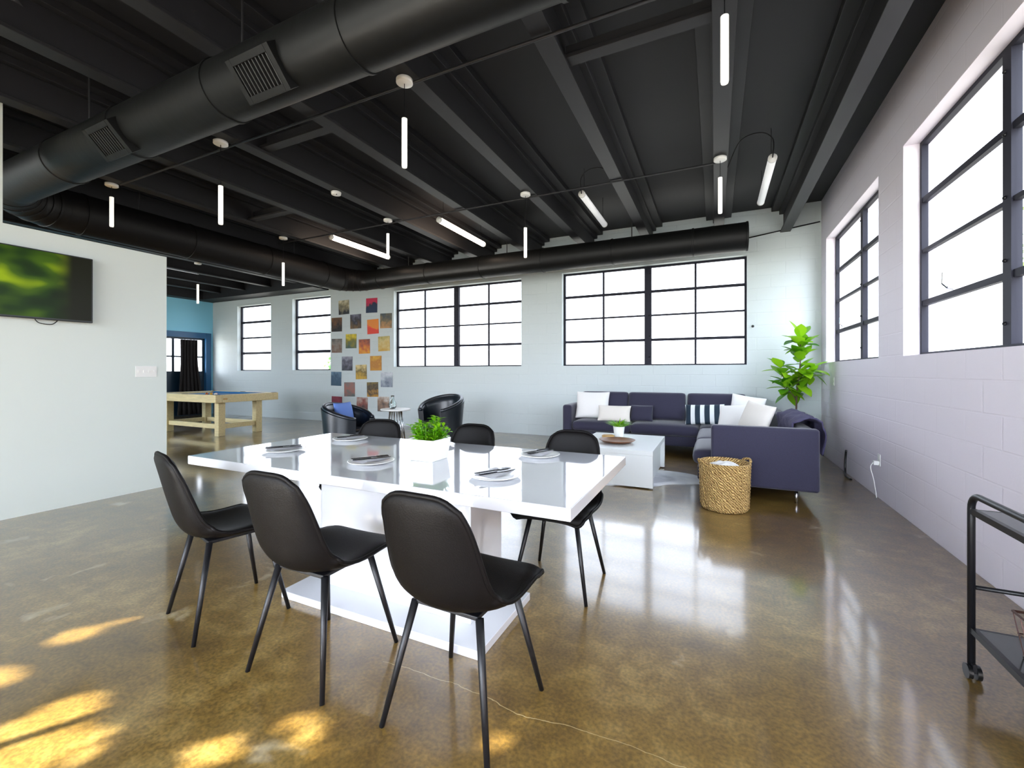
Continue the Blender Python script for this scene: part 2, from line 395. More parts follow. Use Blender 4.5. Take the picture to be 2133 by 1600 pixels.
NW = [0]
def window(axis, a0, a1, z0, z1, wallp, sgn, mull, munt, rows, post=.12, pq=-.5, latch=None, sunk=.11):
    """steel window set back in its opening; wallp = inner wall face, sgn = outward direction"""
    NW[0] += 1
    o = bpy.data.objects.new('window_%d' % NW[0], None); COL.objects.link(o); struct(o)
    p0, p1 = wallp + sgn*sunk, wallp + sgn*(sunk+.045)
    def bx(mb, u0, u1, v0, v1, q0=0., q1=1.):
        a = p0 + (p1-p0)*q0; b = p0 + (p1-p0)*q1; lo, hi = min(a, b), max(a, b)
        return mb.box(u0, u1, lo, hi, v0, v1) if axis == 'x' else mb.box(lo, hi, u0, u1, v0, v1)
    t = .035
    fr = MB(); bx(fr, a0, a1, z0, z0+t*.7); bx(fr, a0, a1, z1-t, z1); bx(fr, a0, a0+t, z0+t*.7, z1-t); bx(fr, a1-t, a1, z0+t*.7, z1-t)
    fr.build('window_frame', M['frame'], o)
    if mull is not None:
        mm = MB(); bx(mm, mull-post/2, mull+post/2, z0+t*.7, z1-t, pq, 1)
        mo = mm.build('mullion', M['frame'], o)
        bo = MB()
        for k in range(5):
            zz = z0 + .15 + k*(z1-z0-.3)/4; q = p0 + sgn*(.045*pq - .002)
            c = (mull+post*.18, q, zz) if axis == 'x' else (q, mull+post*.18, zz)
            bo.ball(c, .012, 6)
        bo.build('bolt', M['black_metal'], mo)
    mb2 = MB()
    for k, (z, th) in enumerate(rows): bx(mb2, a0+t, a1-t, z-th/2, z+th/2, .1, .9)
    for x in munt: bx(mb2, x-.017, x+.017, z0+t*.7, z1-t, .15, .85)
    mb2.build('muntin', M['frame'], o)
    g = MB(); bx(g, a0+t*.5, a1-t*.5, z0+t*.3, z1-t*.5, .46, .54); g.build('window_pane', M['glass'], o)
    for la, lz in (latch or []):
        h = MB(); q = p0 - sgn*.02
        P = [(0, 0, 0), (0, -sgn*.03, .01), (.03, -sgn*.05, .05), (.02, -sgn*.05, .13)]
        P = [((la+x, q+y, lz+z) if axis == 'x' else (q+y, la+x, lz+z)) for x, y, z in P]
        h.tube(P, .008, 8); h.build('latch', M['chrome'], o)
    return o
R4 = [(2.70, .046), (2.27, .030), (1.83, .046)]
window('x', *W_BACK[0], YB, 1, -1.10, [-1.91, -.31], R4)
window('x', *W_BACK[1], YB, 1, -5.15, [-6.01, -4.36], R4)
window('x', *W_BACK[2], YB, 1, None, [], [(2.72, .055), (2.27, .04), (1.79, .075)])
window('x', *W_BACK[3], YB, 1, None, [], [(2.68, .06), (2.23, .045), (1.79, .065)])
window('y', *W_RIGHT[0], XR, 1, 6.44, [], R4, post=.085, pq=-.1, latch=[(7.1, 1.85)])
window('y', *W_RIGHT[1], XR, 1, 3.60, [], R4, post=.085, pq=-.1, latch=[(4.2, 1.85)])
window('y', *W_RIGHT[2], XR, 1, .70, [], R4)
window('x', *W_REAR[0], YR, -1, -2.15, [-4.4, -3.2, -1.1], [(2.3, .04)])

window('x', *W_REAR[1], YR, -1, -11.5, [], [(2.3, .04)])  # unseen rear opening added to bring light into the pool room
struct(B('added_sun_blocker', M['beam'], None, XL-1.9, XL-T-.001, 3.2, 8.3, 2.46, 2.54))  # unseen slab added to keep sun from coming through the door glass
# blue door in the far wall with glass lights
d = bpy.data.objects.new('door_1', None); COL.objects.link(d); struct(d)
x0, x1 = XL-.16, XL+.03
mb = MB(); mb.box(x0, x1, 6.05, 6.17, 0, 2.40); mb.box(x0, x1, 7.82, 7.97, 0, 2.40); mb.box(x0, x1, 6.17, 7.82, 2.24, 2.40)
mb.build('door_frame', M['teal_door'], d, bevel=.006)
mb = MB(); mb.box(x0+.05, x0+.10, 6.17, 7.82, 0, 1.27); mb.box(x0+.05, x0+.10, 6.17, 7.82, 2.19, 2.24)
for y in (6.17, 6.97, 7.76): mb.box(x0+.05, x0+.10, y, y+.06, 1.27, 2.19)
mb.box(x0+.055, x0+.095, 6.17, 7.82, 1.67, 1.71)
mb.build('door_leaf', mat('dark_blue_door', (16, 40, 58), .35), d)
B('door_pane', M['glass'], d, x0+.072, x0+.078, 6.18, 7.81, 1.27, 2.19)
# dark drape hanging in the doorway
def drape():
    P = []
    for i in range(13):
        z = 2.17 - 2.13*i/12; f = i/12
        y0 = 7.09 - .12*max(0, f-.35); y1 = 7.52 + .32*max(0, f-.3)**1.2
        row = []
        for j in range(41):
            t = j/40; row.append((XL+.13 + .03*math.sin(t*34)*(.5+.5*f) + .01*math.sin(t*11+f*4), y0+(y1-y0)*t, z))
        P.append(row)
    o = MB().grid(P).build('drape', M['drape'], None, smooth=True)
    s = o.modifiers.new('Solid', 'SOLIDIFY'); s.thickness = .012
    MB().tube([(XL+.13, 7.0, 2.185), (XL+.13, 7.62, 2.185)], .012, 8).build('rod', M['black_metal'], o)
    return tag(o, 'dark brown drape hanging in front of the blue doorway behind the pool table', 'curtain')
drape()

# ------------------------------------------------------------------ ceiling beams
beams = [1.0, .05] + [-1.03 - 1.05*k for k in range(12)]
for i, x in enumerate(beams):
    mb = MB()
    zb = 3.455
    mb.box(x-.07, x+.07, YR, YB-.002, zb, zb+.03)            # bottom flange
    mb.box(x-.028, x+.028, YR, YB-.002, zb+.03, 3.74)        # web
    mb.box(x-.085, x+.085, YR, YB-.002, 3.74, 3.80)          # top flange
    mb.box(x-.19, x+.19, YR, YB-.002, 3.80, ZC-.001)         # bearing strip under the deck
    struct(mb.build('ceiling_beam' if i == 0 else 'ceiling_beam.%03d' % i, M['beam'], bevel=.004, seg=1))
def bridging(xa, xb, y, lab):
    mb = MB(); mb.box(xa+.036, xb-.036, y-.05, y+.05, 3.49, 3.52); mb.box(xa+.036, xb-.036, y+.03, y+.05, 3.52, 3.64)
    struct(mb.build('bridging_beam', M['beam'], bevel=.003, seg=1))
bridging(-1.03, .05, 3.02, ''); bridging(-4.18, -3.13, 2.92, ''); bridging(-6.28, -5.23, 4.2, '')

mb = MB(); mb.box(XL+.002, -8.9, 7.55, YB-.002, 3.33, ZC-.002); mb.box(XL+.002, XL+.35, 2.8, 7.549, 3.33, ZC-.002)
struct(mb.build('trim_1', M['deck']))
# ------------------------------------------------------------------ ductwork
ZD = 3.19
duct = thing('air_duct', 'long round black air duct hung under the ceiling beams, turning twice', 'air duct', (0, 0, 0))
def ringed(pts, r, name, m, rings, rr=.008):
    mb = MB(); mb.tube(pts, r, 40)
    for p, t, r2 in rings:
        p = Vector(p); t = Vector(t)*.012
        mb.tube([p-t*1.2, p-t, p+t, p+t*1.2], [r2, r2+rr, r2+rr, r2], 40)
    return crease(mb.build(name, m, duct), 50)
r1, r2 = .192, .25
ringed([(XR-.02, 1.89, ZD), (-6.55, 1.89, ZD)], r1, 'duct_run', M['duct'], [((x, 1.89, ZD), (1, 0, 0), r1) for x in (.55, -.65, -1.85, -3.05, -4.25, -5.4)])
def elbow(cx, cy, R, a0, a1, ra, rb, n=12):
    pts = []; rs = []
    for i in range(n+1):
        a = a0 + (a1-a0)*i/n; pts.append((cx+R*math.cos(a), cy+R*math.sin(a), ZD)); rs.append(ra + (rb-ra)*i/n)
    mb = MB(); mb.tube(pts, rs, 40)
    for i in range(2, n, 2):                       # gore seams
        p = Vector(pts[i]); t = (Vector(pts[i+1])-Vector(pts[i-1])).normalized()*.01
        mb.tube([p-t*1.2, p-t, p+t, p+t*1.2], [rs[i], rs[i]+.006, rs[i]+.006, rs[i]], 40)
    return crease(mb.build('duct_elbow', M['duct_y'], duct), 50)
elbow(-6.55, 2.43, .54, -PI/2, -PI, r1, r2)
ringed([(-7.09, 2.43, ZD), (-7.09, 6.55, ZD)], r2, 'duct_run', M['duct_y'], [((-7.09, y, ZD), (0, 1, 0), r2) for y in (2.6, 3.8, 5.0, 6.2)])
elbow(-6.59, 6.55, .5, PI, PI/2, r2, .2)
ringed([(-6.59, 7.05, ZD), (.42, 7.05, ZD)], .2, 'duct_run', M['duct'], [((x, 7.05, ZD), (1, 0, 0), .2) for x in (-6.3, -5.1, -3.9, -2.7, -1.5, -.3, .41)])
def vent(xc, w, h, label):
    # register frame standing on the curved side of the duct, facing down towards the room
    o = MB(); X = Matrix.Translation((xc, 1.89, ZD)) @ Matrix.Rotation(math.radians(42), 4, 'X')
    y0 = -r1
    for s in (-1, 1):
        o.box(s*w/2-.02, s*w/2+.02, y0-.035, y0+.10, -h/2-.02, h/2+.02, X); o.box(-w/2+.02, w/2-.02, y0-.035, y0+.10, s*h/2-.02, s*h/2+.02, X)
    fr = o.build('vent', M['duct'], duct, bevel=.003, seg=1)
    g = MB(); g.box(-w/2+.02, w/2-.02, y0-.004, y0-.001, -h/2+.02, h/2-.02, X)
    n = int(w/.03)
    for k in range(1, n): g.box(-w/2+k*w/n-.004, -w/2+k*w/n+.004, y0-.028, y0-.004, -h/2+.02, h/2-.02, X)
    g.build('grille', M['vent_black'], fr)
vent(-2.50, .34, .20, ''); vent(-4.28, .34, .20, '')
for p in [(-.05, 1.89), (-2.9, 1.89), (-5.0, 1.89), (-7.09, 3.2), (-7.09, 5.6), (-5.6, 7.05), (-3.4, 7.05), (-1.2, 7.05)]:
    MB().tube([(p[0], p[1], ZD+.15), (p[0], p[1], ZC+.01)], .008, 6).build('hanger_rod', M['beam'], duct)

# conduits that feed the lamps, strapped under the beams
for y in (2.66, 5.03):
    x1_ = -.0 if y > 4 else .9
    o = MB().tube([(-6.75 if y > 4 else -6.3, y, 3.44), (x1_, y, 3.44)], .011, 8).build('conduit', M['beam'], smooth=True)
    tag(o, 'thin dark conduit under the beams feeding the %s row of pendant lamps' % ('far' if y > 4 else 'near'), 'conduit')
mb = MB().tube([(.44, YB-.02, 3.42), (1.45, YB-.02, 3.55)], .01, 8); tag(mb.build('cable', M['black_metal'], smooth=True), 'thin black cable along the top of the back wall by the corner', 'cable')

# ------------------------------------------------------------------ pendant lamps
def pendant(x, y, ztop, zbot, label):
    t = thing('pendant_lamp', label, 'pendant lamp', (x, y, 3.425), 0, 'slim pendant lamps')
    MB().lathe([(.055, .03), (.062, .026), (.062, 0), (.056, -.004), (.004, -.005)], 28).build('canopy', M['white_plastic'], t, smooth=True)
    MB().tube([(0, 0, 0), (0, 0, ztop-3.425)], .0028, 6).build('cord', M['black_metal'], t)
    crease(MB().lathe([(.004, ztop-3.425), (.0205, ztop-3.428), (.0205, zbot-3.425+.012), (.018, zbot-3.425), (.003, zbot-3.425)], 18).build('lamp_tube', M['lamp'], t), 50)
    return t
BX = lambda k: beams[k]
pendant(.045, 2.58, 3.15, 2.79, 'white tube pendant over the aisle, hanging lowest and largest near the side window beam')
pendant(-2.12, 2.62, 3.16, 2.79, 'white tube pendant over the middle of the dining table')
pendant(-4.28, 2.58, 3.03, 2.66, 'white tube pendant just beyond the vented duct, between the duct and the television wall')
pendant(-6.40, 2.62, 3.30, 2.95, 'white tube pendant beside the elbow of the large duct')
pendant(.045, 4.95, 3.25, 2.88, 'white tube pendant above the sofa chaise, on the second beam from the window wall')
pendant(-2.12, 4.92, 3.03, 2.66, 'white tube pendant in front of the gap between the two wide back windows')
pendant(-4.28, 4.92, 3.25, 2.88, 'white tube pendant beside the lit tube light above the album covers')
pendant(-6.40, 4.85, 3.04, 2.66, 'white tube pendant in front of the long wrapped duct')
pendant(-9.45, 5.25, 3.02, 2.63, 'white tube pendant over the pool table, beyond the partition wall')
o = MB().lathe([(.055, 0), (.06, -.006), (.055, -.035), (.03, -.045), (.002, -.046)], 24, (0, 0, 0)).build('smoke_detector', M['white_plastic'], smooth=True, loc=(-4.2, 3.9, 3.453))
MB().ball((.03, -.02, -.04), .008, 6).build('indicator', M['bezel'], o)
tag(o, 'round white smoke detector without cord under a ceiling beam', 'smoke detector')

def tubelight(x, y0, y1, on, label, cord):
    t = thing('tube_light', label, 'ceiling light', (x, y0, 3.50), 0, 'hanging tube lights')
    L = y1-y0
    MB().tube([(0, .03, 0), (0, L-.03, 0)], .042, 16).build('tube', M['tube_on'] if on else M['tube_off'], t, smooth=True)
    for y in (0, L-.03): MB().tube([(0, y, 0), (0, y+.03, 0)], .044, 16).build('end_cap', M['white_plastic'], t, smooth=True)
    for y in (.12, L-.12): MB().tube([(0, y, .03), (0, y, ZC-3.5)], .003, 6).build('hanger', M['black_metal'], t)
    if cord: MB().tube(catmull([(0, 0, 0), (0, -.03, .18), (cord*.12, -.02, .28), (cord*.3, .04, .26), (cord*.42, .1, .02)], 6), .006, 8).build('cord', M['black_metal'], t, smooth=True)
tubelight(-5.80, 5.27, 6.70, True, 'glowing warm tube light over the duct corner, beyond the third pendant', 0)
tubelight(-3.70, 5.35, 6.74, True, 'glowing warm tube light above the wide window with album covers beside it', 0)
tubelight(-1.53, 5.34, 6.61, False, 'unlit frosted tube light over the far back window, one beam from the warm lights', 1)
tubelight(.545, 5.29, 6.62, False, 'unlit frosted tube light above the sofa beside the window wall', -1)
tubelight(-10.6, 4.6, 5.9, False, 'unlit tube light in the pool room over the table', 0)
# small unlit ceiling speaker horns by the duct
o = MB().lathe([(.03, 0), (.03, -.12), (.06, -.2), (.055, -.2), (.02, -.13)], 20).build('exhaust_pipe', M['beam'], smooth=True, loc=(-4.2, 1.2, ZC-.002))
tag(o, 'short grey pipe stub under the ceiling behind the vented duct', 'pipe')

# ------------------------------------------------------------------ dining table
t = thing('dining_table', 'glossy white pedestal dining table set for six in the middle of the room', 'table', (-1.635, 2.03, 0))
B('tabletop', M['lacquer'], t, -1.165, 1.165, -.53, .53, .71, .76, .004)
B('pedestal', M['lacquer'], t, -.42, .575, -.23, .10, .0405, .7095, .003)
B('base_plate', M['lacquer'], t, -.545, .715, -.39, .17, 0, .04, .003)
for x, z in ((-.34, .655), (-.16, .625)):
    MB().box(-.008, .008, -.004, .002, -.010, .010).build('screw_cap', M['black_metal'], t, loc=(x, -.231, z))

# ------------------------------------------------------------------ shell dining chairs
def chair_shell():
    prof = catmull([(.232, .438), (.222, .462), (.13, .466), (0, .452), (-.10, .448), (-.168, .466), (-.205, .52), (-.228, .60), (-.250, .69), (-.270, .78), (-.286, .862)], 3)
    prof = [(p[0], p[1]) for p in [(q.x, q.y) for q in [Vector((a, b, 0)) for a, b, *_ in prof]]]
    n = len(prof); NC = 13
    kw = [(0, .175), (.06, .205), (.2, .226), (.35, .228), (.46, .222), (.55, .210), (.68, .195), (.8, .183), (.9, .170), (.96, .155), (1, .132)]
    def wid(s):
        for (a, wa), (b, wb) in zip(kw, kw[1:]):
            if s <= b: return wa + (wb-wa)*(s-a)/(b-a)
        return kw[-1][1]
    P = []
    for i, (y, z) in enumerate(prof):
        s = i/(n-1); w = wid(s); a = prof[max(0, i-1)]; b = prof[min(n-1, i+1)]
        tx, tz = b[0]-a[0], b[1]-a[1]; l = math.hypot(tx, tz); ny, nz = tz/l, -tx/l     # normal pointing to the sitter
        cup = .012 + .05*math.exp(-((s-.52)/.17)**2) + (.016*max(0, min(1, (s-.6)/.15)) if s < .85 else .016*max(0, (1-s)/.15))
        row = []
        for j in range(NC):
            u = -1 + 2*j/(NC-1); c = cup*abs(u)**2.2
            droop = .012*(abs(u)**4)*(1 if s < .2 else 0) + .030*(abs(u)**4)*max(0, (s-.75)/.25)**1.5
            row.append(Vector((w*u, y + ny*c, z + nz*c - droop)))
        P.append(row)
    # offset both ways along normals for a padded shell
    def nrm(i, j):
        a = P[min(n-1, i+1)][j]-P[max(0, i-1)][j]; b = P[i][min(NC-1, j+1)]-P[i][max(0, j-1)]
        return a.cross(b).normalized()
    th = .017
    Fr = []; Bk = []
    for i in range(n):
        f = []; k = []
        for j in range(NC):
            edge = (i in (0, n-1)) or (j in (0, NC-1)); q = nrm(i, j)*(th*(.45 if edge else 1))
            f.append(P[i][j]+q); k.append(P[i][j]-q)
        Fr.append(f); Bk.append(k)
    loop = [(0, j) for j in range(NC)] + [(i, NC-1) for i in range(1, n)] + [(n-1, j) for j in range(NC-2, -1, -1)] + [(i, 0) for i in range(n-2, 0, -1)]
    mb = MB(); mb.grid(Fr); mb.grid(Bk)
    L = len(loop); mb.add([Fr[i][j] for i, j in loop] + [Bk[i][j] for i, j in loop], [(k, (k+1) % L, L+(k+1) % L, L+k) for k in range(L)])
    # weld seams
    key = {}; rm = []; vs = []
    for v in mb.v:
        k = tuple(round(c, 6) for c in v)
        if k not in key: key[k] = len(vs); vs.append(v)
        rm.append(key[k])
    mb.v = vs; mb.f = [tuple(rm[i] for i in f) for f in mb.f]
    return mb, [P[i][j] for i, j in loop]
def make_chair(label, loc, rz):
    t = thing('dining_chair', label, 'chair', loc, rz, 'black shell chairs around the white table')
    mb, rim = chair_shell()
    mb.build('shell', M['leather'], t, smooth=True, sub=1)
    MB().tube([tuple(p) for p in rim], .0085, 8, closed=True).build('piping', M['leather'], t, smooth=True)
    MB().box(-.13, .13, -.13, .14, .418, .434).build('seat_frame', M['black_metal'], t, bevel=.004)
    for sx in (-1, 1):
        for sy in (-1, 1):
            MB().tube([(sx*.135, sy*.125, .428), (sx*.216, sy*.210, 0)], [.0145, .0095], 12).build('leg', M['black_metal'], t, smooth=True)
    return t
c0 = make_chair('black shell chair seen from behind beside the table corner closest to the drinks cart', (-.842, 1.395, 0), math.radians(-2))
dup(c0, (-1.553, 1.385, 0), 0, 'black shell chair seen from behind, the middle one of the three on the camera side')
dup(c0, (-2.305, 1.432, 0), math.radians(-14.5), 'black shell chair turned a little, in front of the white television wall')
dup(c0, (-.84, 2.475, 0), math.radians(180), 'black shell chair facing the camera at the table end by the coffee table')
dup(c0, (-1.60, 2.50, 0), math.radians(180), 'black shell chair facing the camera, its back showing beside the table plant')
dup(c0, (-2.37, 2.47, 0), math.radians(196), 'black shell chair facing the camera, half hidden behind the green table plant')

# ------------------------------------------------------------------ table settings
ZT = .7605
def plate_mb():
    return MB().lathe([(.07, 0), (.075, .002), (.118, .012), (.122, .015), (.118, .016), (.075, .006), (.002, .005)], 40)
def setting(x, y, rz, who):
    pl = plate_mb().build('dinner_plate', M['ceramic'], smooth=True, loc=(x, y, ZT))
    tag(pl, 'round white dinner plate at the place of %s' % who, 'plate', 'dinner plates on the white table')
    N = MB(); P = []
    for i in range(9):
        P.append([(-.055+.11*j/6, -.09+.18*i/8, .0185 + .0012*math.sin(i*1.1+j)) for j in range(7)])
    N.grid(P); P2 = [[(a, b, c+.004) for a, b, c in r] for r in P]; N.grid(P2)
    npk = N.build('napkin', M['napkin'], smooth=True, loc=(x, y, ZT), rot=(0, 0, rz+.15))
    tag(npk, 'folded pale napkin on the plate of %s' % who, 'napkin', 'napkins on the plates')
    zz = ZT + .0265
    fk = thing('dinner_fork', 'black fork lying on the napkin of %s' % who, 'fork', (x, y, zz), rz-.25, 'black forks on the plates')
    MB().box(-.004, .004, -.10, .035, 0, .004).build('handle', M['dark_cutlery'], fk, bevel=.0015, loc=(-.018, 0, 0))
    h = MB(); h.box(-.013, .013, .034, .052, .0, .004)
    for k in range(4): h.box(-.013+k*.0075, -.0095+k*.0075, .050, .095, .0, .004)
    h.build('head', M['dark_cutlery'], fk, loc=(-.018, 0, 0))
    kn = thing('table_knife', 'black knife beside the fork of %s' % who, 'knife', (x, y, zz), rz-.25, 'black knives on the plates')
    MB().box(-.0055, .0055, -.10, -.005, 0, .006).build('handle', M['dark_cutlery'], kn, bevel=.002, loc=(.022, 0, 0))
    MB().add([(-.006, -.006, 0), (.007, -.006, 0), (.008, .06, 0), (.002, .10, 0), (-.006, .09, 0), (-.006, -.006, .0025), (.007, -.006, .0025), (.008, .06, .0025), (.002, .10, .0025), (-.006, .09, .0025)],
             [(4, 3, 2, 1, 0), (5, 6, 7, 8, 9), (0, 1, 6, 5), (1, 2, 7, 6), (2, 3, 8, 7), (3, 4, 9, 8), (4, 0, 5, 9)]).build('blade', M['dark_cutlery'], kn, loc=(.022, 0, 0))
setting(-.93, 1.80, -.25, 'the chair closest to the drinks cart')
setting(-1.68, 1.80, -.35, 'the middle chair on the camera side')
setting(-2.42, 1.84, -.45, 'the chair in front of the television wall')
setting(-.93, 2.36, PI-.2, 'the chair by the coffee table')
setting(-1.66, 2.38, PI-.2, 'the far chair beside the table plant')
setting(-2.38, 2.34, PI-.2, 'the far chair behind the table plant')

def leaf(mb, base, d, L, w, up=Vector((0, 0, 1)), curl=.25, n=5, fold=.12):
    d = Vector(d).normalized(); side = d.cross(up)
    side = side.normalized() if side.length > 1e-4 else Vector((1, 0, 0)); nn = side.cross(d).normalized()
    rows = []
    for i in range(n+1):
        t = i/n; ww = w*math.sin(PI*min(1, .06+t*.94))**.8*(.75+.5*t if t < .6 else 1.05-(t-.6)*.5)
        c = Vector(base) + d*(L*t) - nn*(curl*L*t*t)
        rows.append([c - side*ww*.5 + nn*ww*fold, c, c + side*ww*.5 + nn*ww*fold])
    mb.grid(rows)
def tuft(mb, c, R, H, n, lw, ll, rnd):
    for k in range(n):
        a = rnd.uniform(0, 2*PI); e = rnd.uniform(.0, 1.0); rr = R*math.sqrt(rnd.random())*.55
        base = Vector(c) + Vector((rr*math.cos(a), rr*math.sin(a), H*(.05+.75*e*rnd.uniform(.5, 1))))
        dr = Vector((math.cos(a)*(1-.35*e), math.sin(a)*(1-.35*e), .15 + .9*e*rnd.uniform(.4, 1)))
        leaf(mb, base, dr, ll*rnd.uniform(.7, 1.25), lw*rnd.uniform(.7, 1.2), curl=rnd.uniform(0, .35), n=3)

t = thing('potted_plant', 'leafy bright green plant in a square white pot on the dining table', 'plant', (-1.46, 2.02, ZT))
mb = MB(); z1 = .118
mb.add([(-.075, -.075, 0), (.075, -.075, 0), (.075, .075, 0), (-.075, .075, 0), (-.088, -.088, z1), (.088, -.088, z1), (.088, .088, z1), (-.088, .088, z1),
        (-.078, -.078, z1), (.078, -.078, z1), (.078, .078, z1), (-.078, .078, z1), (-.07, -.07, z1-.02), (.07, -.07, z1-.02), (.07, .07, z1-.02), (-.07, .07, z1-.02)],
       [(3, 2, 1, 0)] + [f for a in (0, 4, 8) for f in [(a+i, a+(i+1) % 4, a+4+(i+1) % 4, a+4+i) for i in range(4)]] + [(12, 13, 14, 15)])
mb.build('pot', M['ceramic'], t, bevel=.003)
mb = MB(); rnd = random.Random(3)
for k in range(64):
    a = rnd.uniform(0, 2*PI); r = .06*math.sqrt(rnd.random()); h = rnd.uniform(.03, .13)*(1.1-r*4); o = rnd.uniform(.01, .06)
    b = Vector((r*math.cos(a), r*math.sin(a), .10)); tip = b + Vector((o*math.cos(a), o*math.sin(a), h))
    mb.tube([b, tip], .0022, 5)
    for q in range(7):
        aa = a + q*2.4; el = rnd.uniform(.1, .9); leaf(mb, b.lerp(tip, .45+.09*q), (math.cos(aa), math.sin(aa), el), rnd.uniform(.03, .048), rnd.uniform(.018, .027), curl=.2, n=3)
mb.build('foliage', M['leaf'], t, smooth=True)

# ------------------------------------------------------------------ sectional sofa
def cushion_mb(w, dpt, h, puff=.03, n=10):
    """box cushion with crowned faces, base at z=0, centred in x and y"""
    mb = MB(); tops = []; bots = []
    def rr(u): return 1-abs(u)**4
    for i in range(n+1):
        v = -1+2*i/n; a = []; b = []
        for j in range(n+1):
            u = -1+2*j/n; k = puff*rr(u)*rr(v)
            sx = w/2*u*(1-.012*abs(v)**3); sy = dpt/2*v*(1-.012*abs(u)**3)
            a.append((sx, sy, h-.35*puff+k)); b.append((sx, sy, .1*puff))
        tops.append(a); bots.append(b)
    mb.grid(tops); mb.grid(bots)
    idx = [(0, j) for j in range(n+1)] + [(i, n) for i in range(1, n+1)] + [(n, j) for j in range(n-1, -1, -1)] + [(i, 0) for i in range(n-1, 0, -1)]
    L = len(idx); mid = []
    for i, j in idx:
        a, b = Vector(tops[i][j]), Vector(bots[i][j]); m = (a+b)/2; c = Vector((m.x, m.y, 0)); m += Vector((c.x/w, c.y/dpt, 0))*puff*.8; mid.append(m)
    vs = [tops[i][j] for i, j in idx] + mid + [bots[i][j] for i, j in idx]
    mb.add(vs, [(k, (k+1) % L, L+(k+1) % L, L+k) for k in range(L)] + [(L+k, L+(k+1) % L, 2*L+(k+1) % L, 2*L+k) for k in range(L)])
    key = {}; rm = []; out = []
    for v in mb.v:
        q = tuple(round(c, 5) for c in v)
        if q not in key: key[q] = len(out); out.append(v)
        rm.append(key[q])
    mb.v = out; mb.f = [tuple(rm[i] for i in f) for f in mb.f]
    return mb
S = thing('sectional_sofa', 'large L-shaped navy sectional sofa in the window corner', 'sofa', (0, 0, 0))
SX0, SX1, SY1 = -2.34, .88, 7.92      # outer extents
YN = 4.84                             # end of the chaise run towards the camera
B('base', M['navy'], S, SX0+.16, SX1-.02, 7.04, SY1, .12, .27, .02, 3)
B('base', M['navy'], S, -.17, SX1-.02, YN+.12, 7.035, .12, .27, .02, 3)
B('armrest', M['navy'], S, SX0, SX0+.155, 7.0, SY1, .12, .70, .045, 4)
B('armrest', M['navy'], S, -.04, SX1, YN, YN+.115, .12, .715, .03, 4)
B('backrest', M['navy'], S, SX0+.16, SX1, 7.78, SY1+.005, .27, .70, .04, 4)
B('backrest', M['navy'], S, SX1-.15, SX1, YN+.12, 7.775, .27, .70, .04, 4)
def seatc(x0, x1, y0, y1): cushion_mb(x1-x0, y1-y0, .17, .035).build('seat_cushion', M['navy'], S, smooth=True, sub=1, loc=((x0+x1)/2, (y0+y1)/2, .272))
seatc(SX0+.165, -1.23, 7.0, 7.76); seatc(-1.225, -.22, 7.0, 7.76); seatc(-.215, .71, 7.0, 7.76); seatc(-.215, .71, 5.9, 6.99); seatc(-.215, .71, YN+.13, 5.89)
def backc(x0, x1, tilt=14):
    cushion_mb(x1-x0, .44, .17, .035).build('back_cushion', M['navy'], S, smooth=True, sub=1, loc=((x0+x1)/2, 7.595, .665), rot=(math.radians(90-tilt), 0, 0))
backc(-2.13, -1.345); backc(-1.325, -.44); backc(-.40, .42)
for k, y in enumerate((6.70,)):
    cushion_mb(.90, .34, .17, .035).build('back_cushion', M['navy'], S, smooth=True, sub=1, loc=(.60, y, .60), rot=(math.radians(72), 0, -PI/2))
for x, y in ((.70, 4.90), (.03, 4.92), (-2.26, 7.1), (-2.26, 7.85), (.8, 7.82), (-.1, 6.95)):
    MB().lathe([(.014, .12), (.014, .0), (.001, 0)][::-1], 12).build('leg', M['chrome'], S, smooth=True, loc=(x, y, 0))

def pillow_mb(w, h, t, n=14, pinch=.06):
    A = []; Bk = []
    for i in range(n+1):
        v = -1+2*i/n; a = []; b = []
        for j in range(n+1):
            u = -1+2*j/n
            k = t*.5*max(0, (1-u**2)*(1-v**2))**.42
            x = w/2*u*(1-pinch*(1-v*v)); z = h/2*v*(1-pinch*(1-u*u))
            a.append((x, -k, z)); b.append((x, k, z))
        A.append(a); Bk.append(b)
    mb = MB(); mb.grid(A); mb.grid(Bk)
    key = {}; rm = []; out = []
    for v in mb.v:
        q = tuple(round(c, 5) for c in v)
        if q not in key: key[q] = len(out); out.append(v)
        rm.append(key[q])
    mb.v = out; mb.f = [f2 for f2 in (tuple(dict.fromkeys(rm[i] for i in f)) for f in mb.f) if len(f2) > 2]
    return mb
def pillow(x, y, z, w, h, t, m, rx, ry, rz, label, pinch=.06):
    o = pillow_mb(w, h, t, pinch=pinch).build('throw_pillow', m, None, smooth=True, sub=1, loc=(x, y, z), rot=(math.radians(rx), math.radians(ry), math.radians(rz)))
    tag(o, label, 'pillow', 'pillows on the sectional sofa'); return o
pillow(-1.90, 7.30, .688, .60, .50, .17, M['white_cloth'], -20, 0, 4, 'big square white pillow against the sofa arm under the window')
pillow(-1.49, 7.10, .578, .56, .28, .12, M['cream_cloth'], -18, 0, 0, 'low oblong white pillow between the big white one and the dark bolster')
pillow(-1.07, 7.20, .588, .36, .27, .13, M['navy'], -16, 0, 0, 'small dark oblong pillow leaning beside the low white pillow', .02)
pillow(-.14, 7.13, .612, .60, .33, .15, M['stripe'], -18, -3, -6, 'navy and white striped oblong pillow in the sofa corner')
pillow(.42, 7.27, .70, .48, .44, .15, M['white_cloth'], -18, 9, -6, 'white square pillow standing high behind the striped one')
pillow(.231, 6.49, .652, .46, .36, .15, M['white_cloth'], -24, -5, -30, 'white pillow lying low next to the striped pillow')
pillow(.44, 6.0, .678, .46, .44, .15, M['cream_cloth'], -20, 8, -52, 'cream pillow with pointed corners closest to the chaise arm')
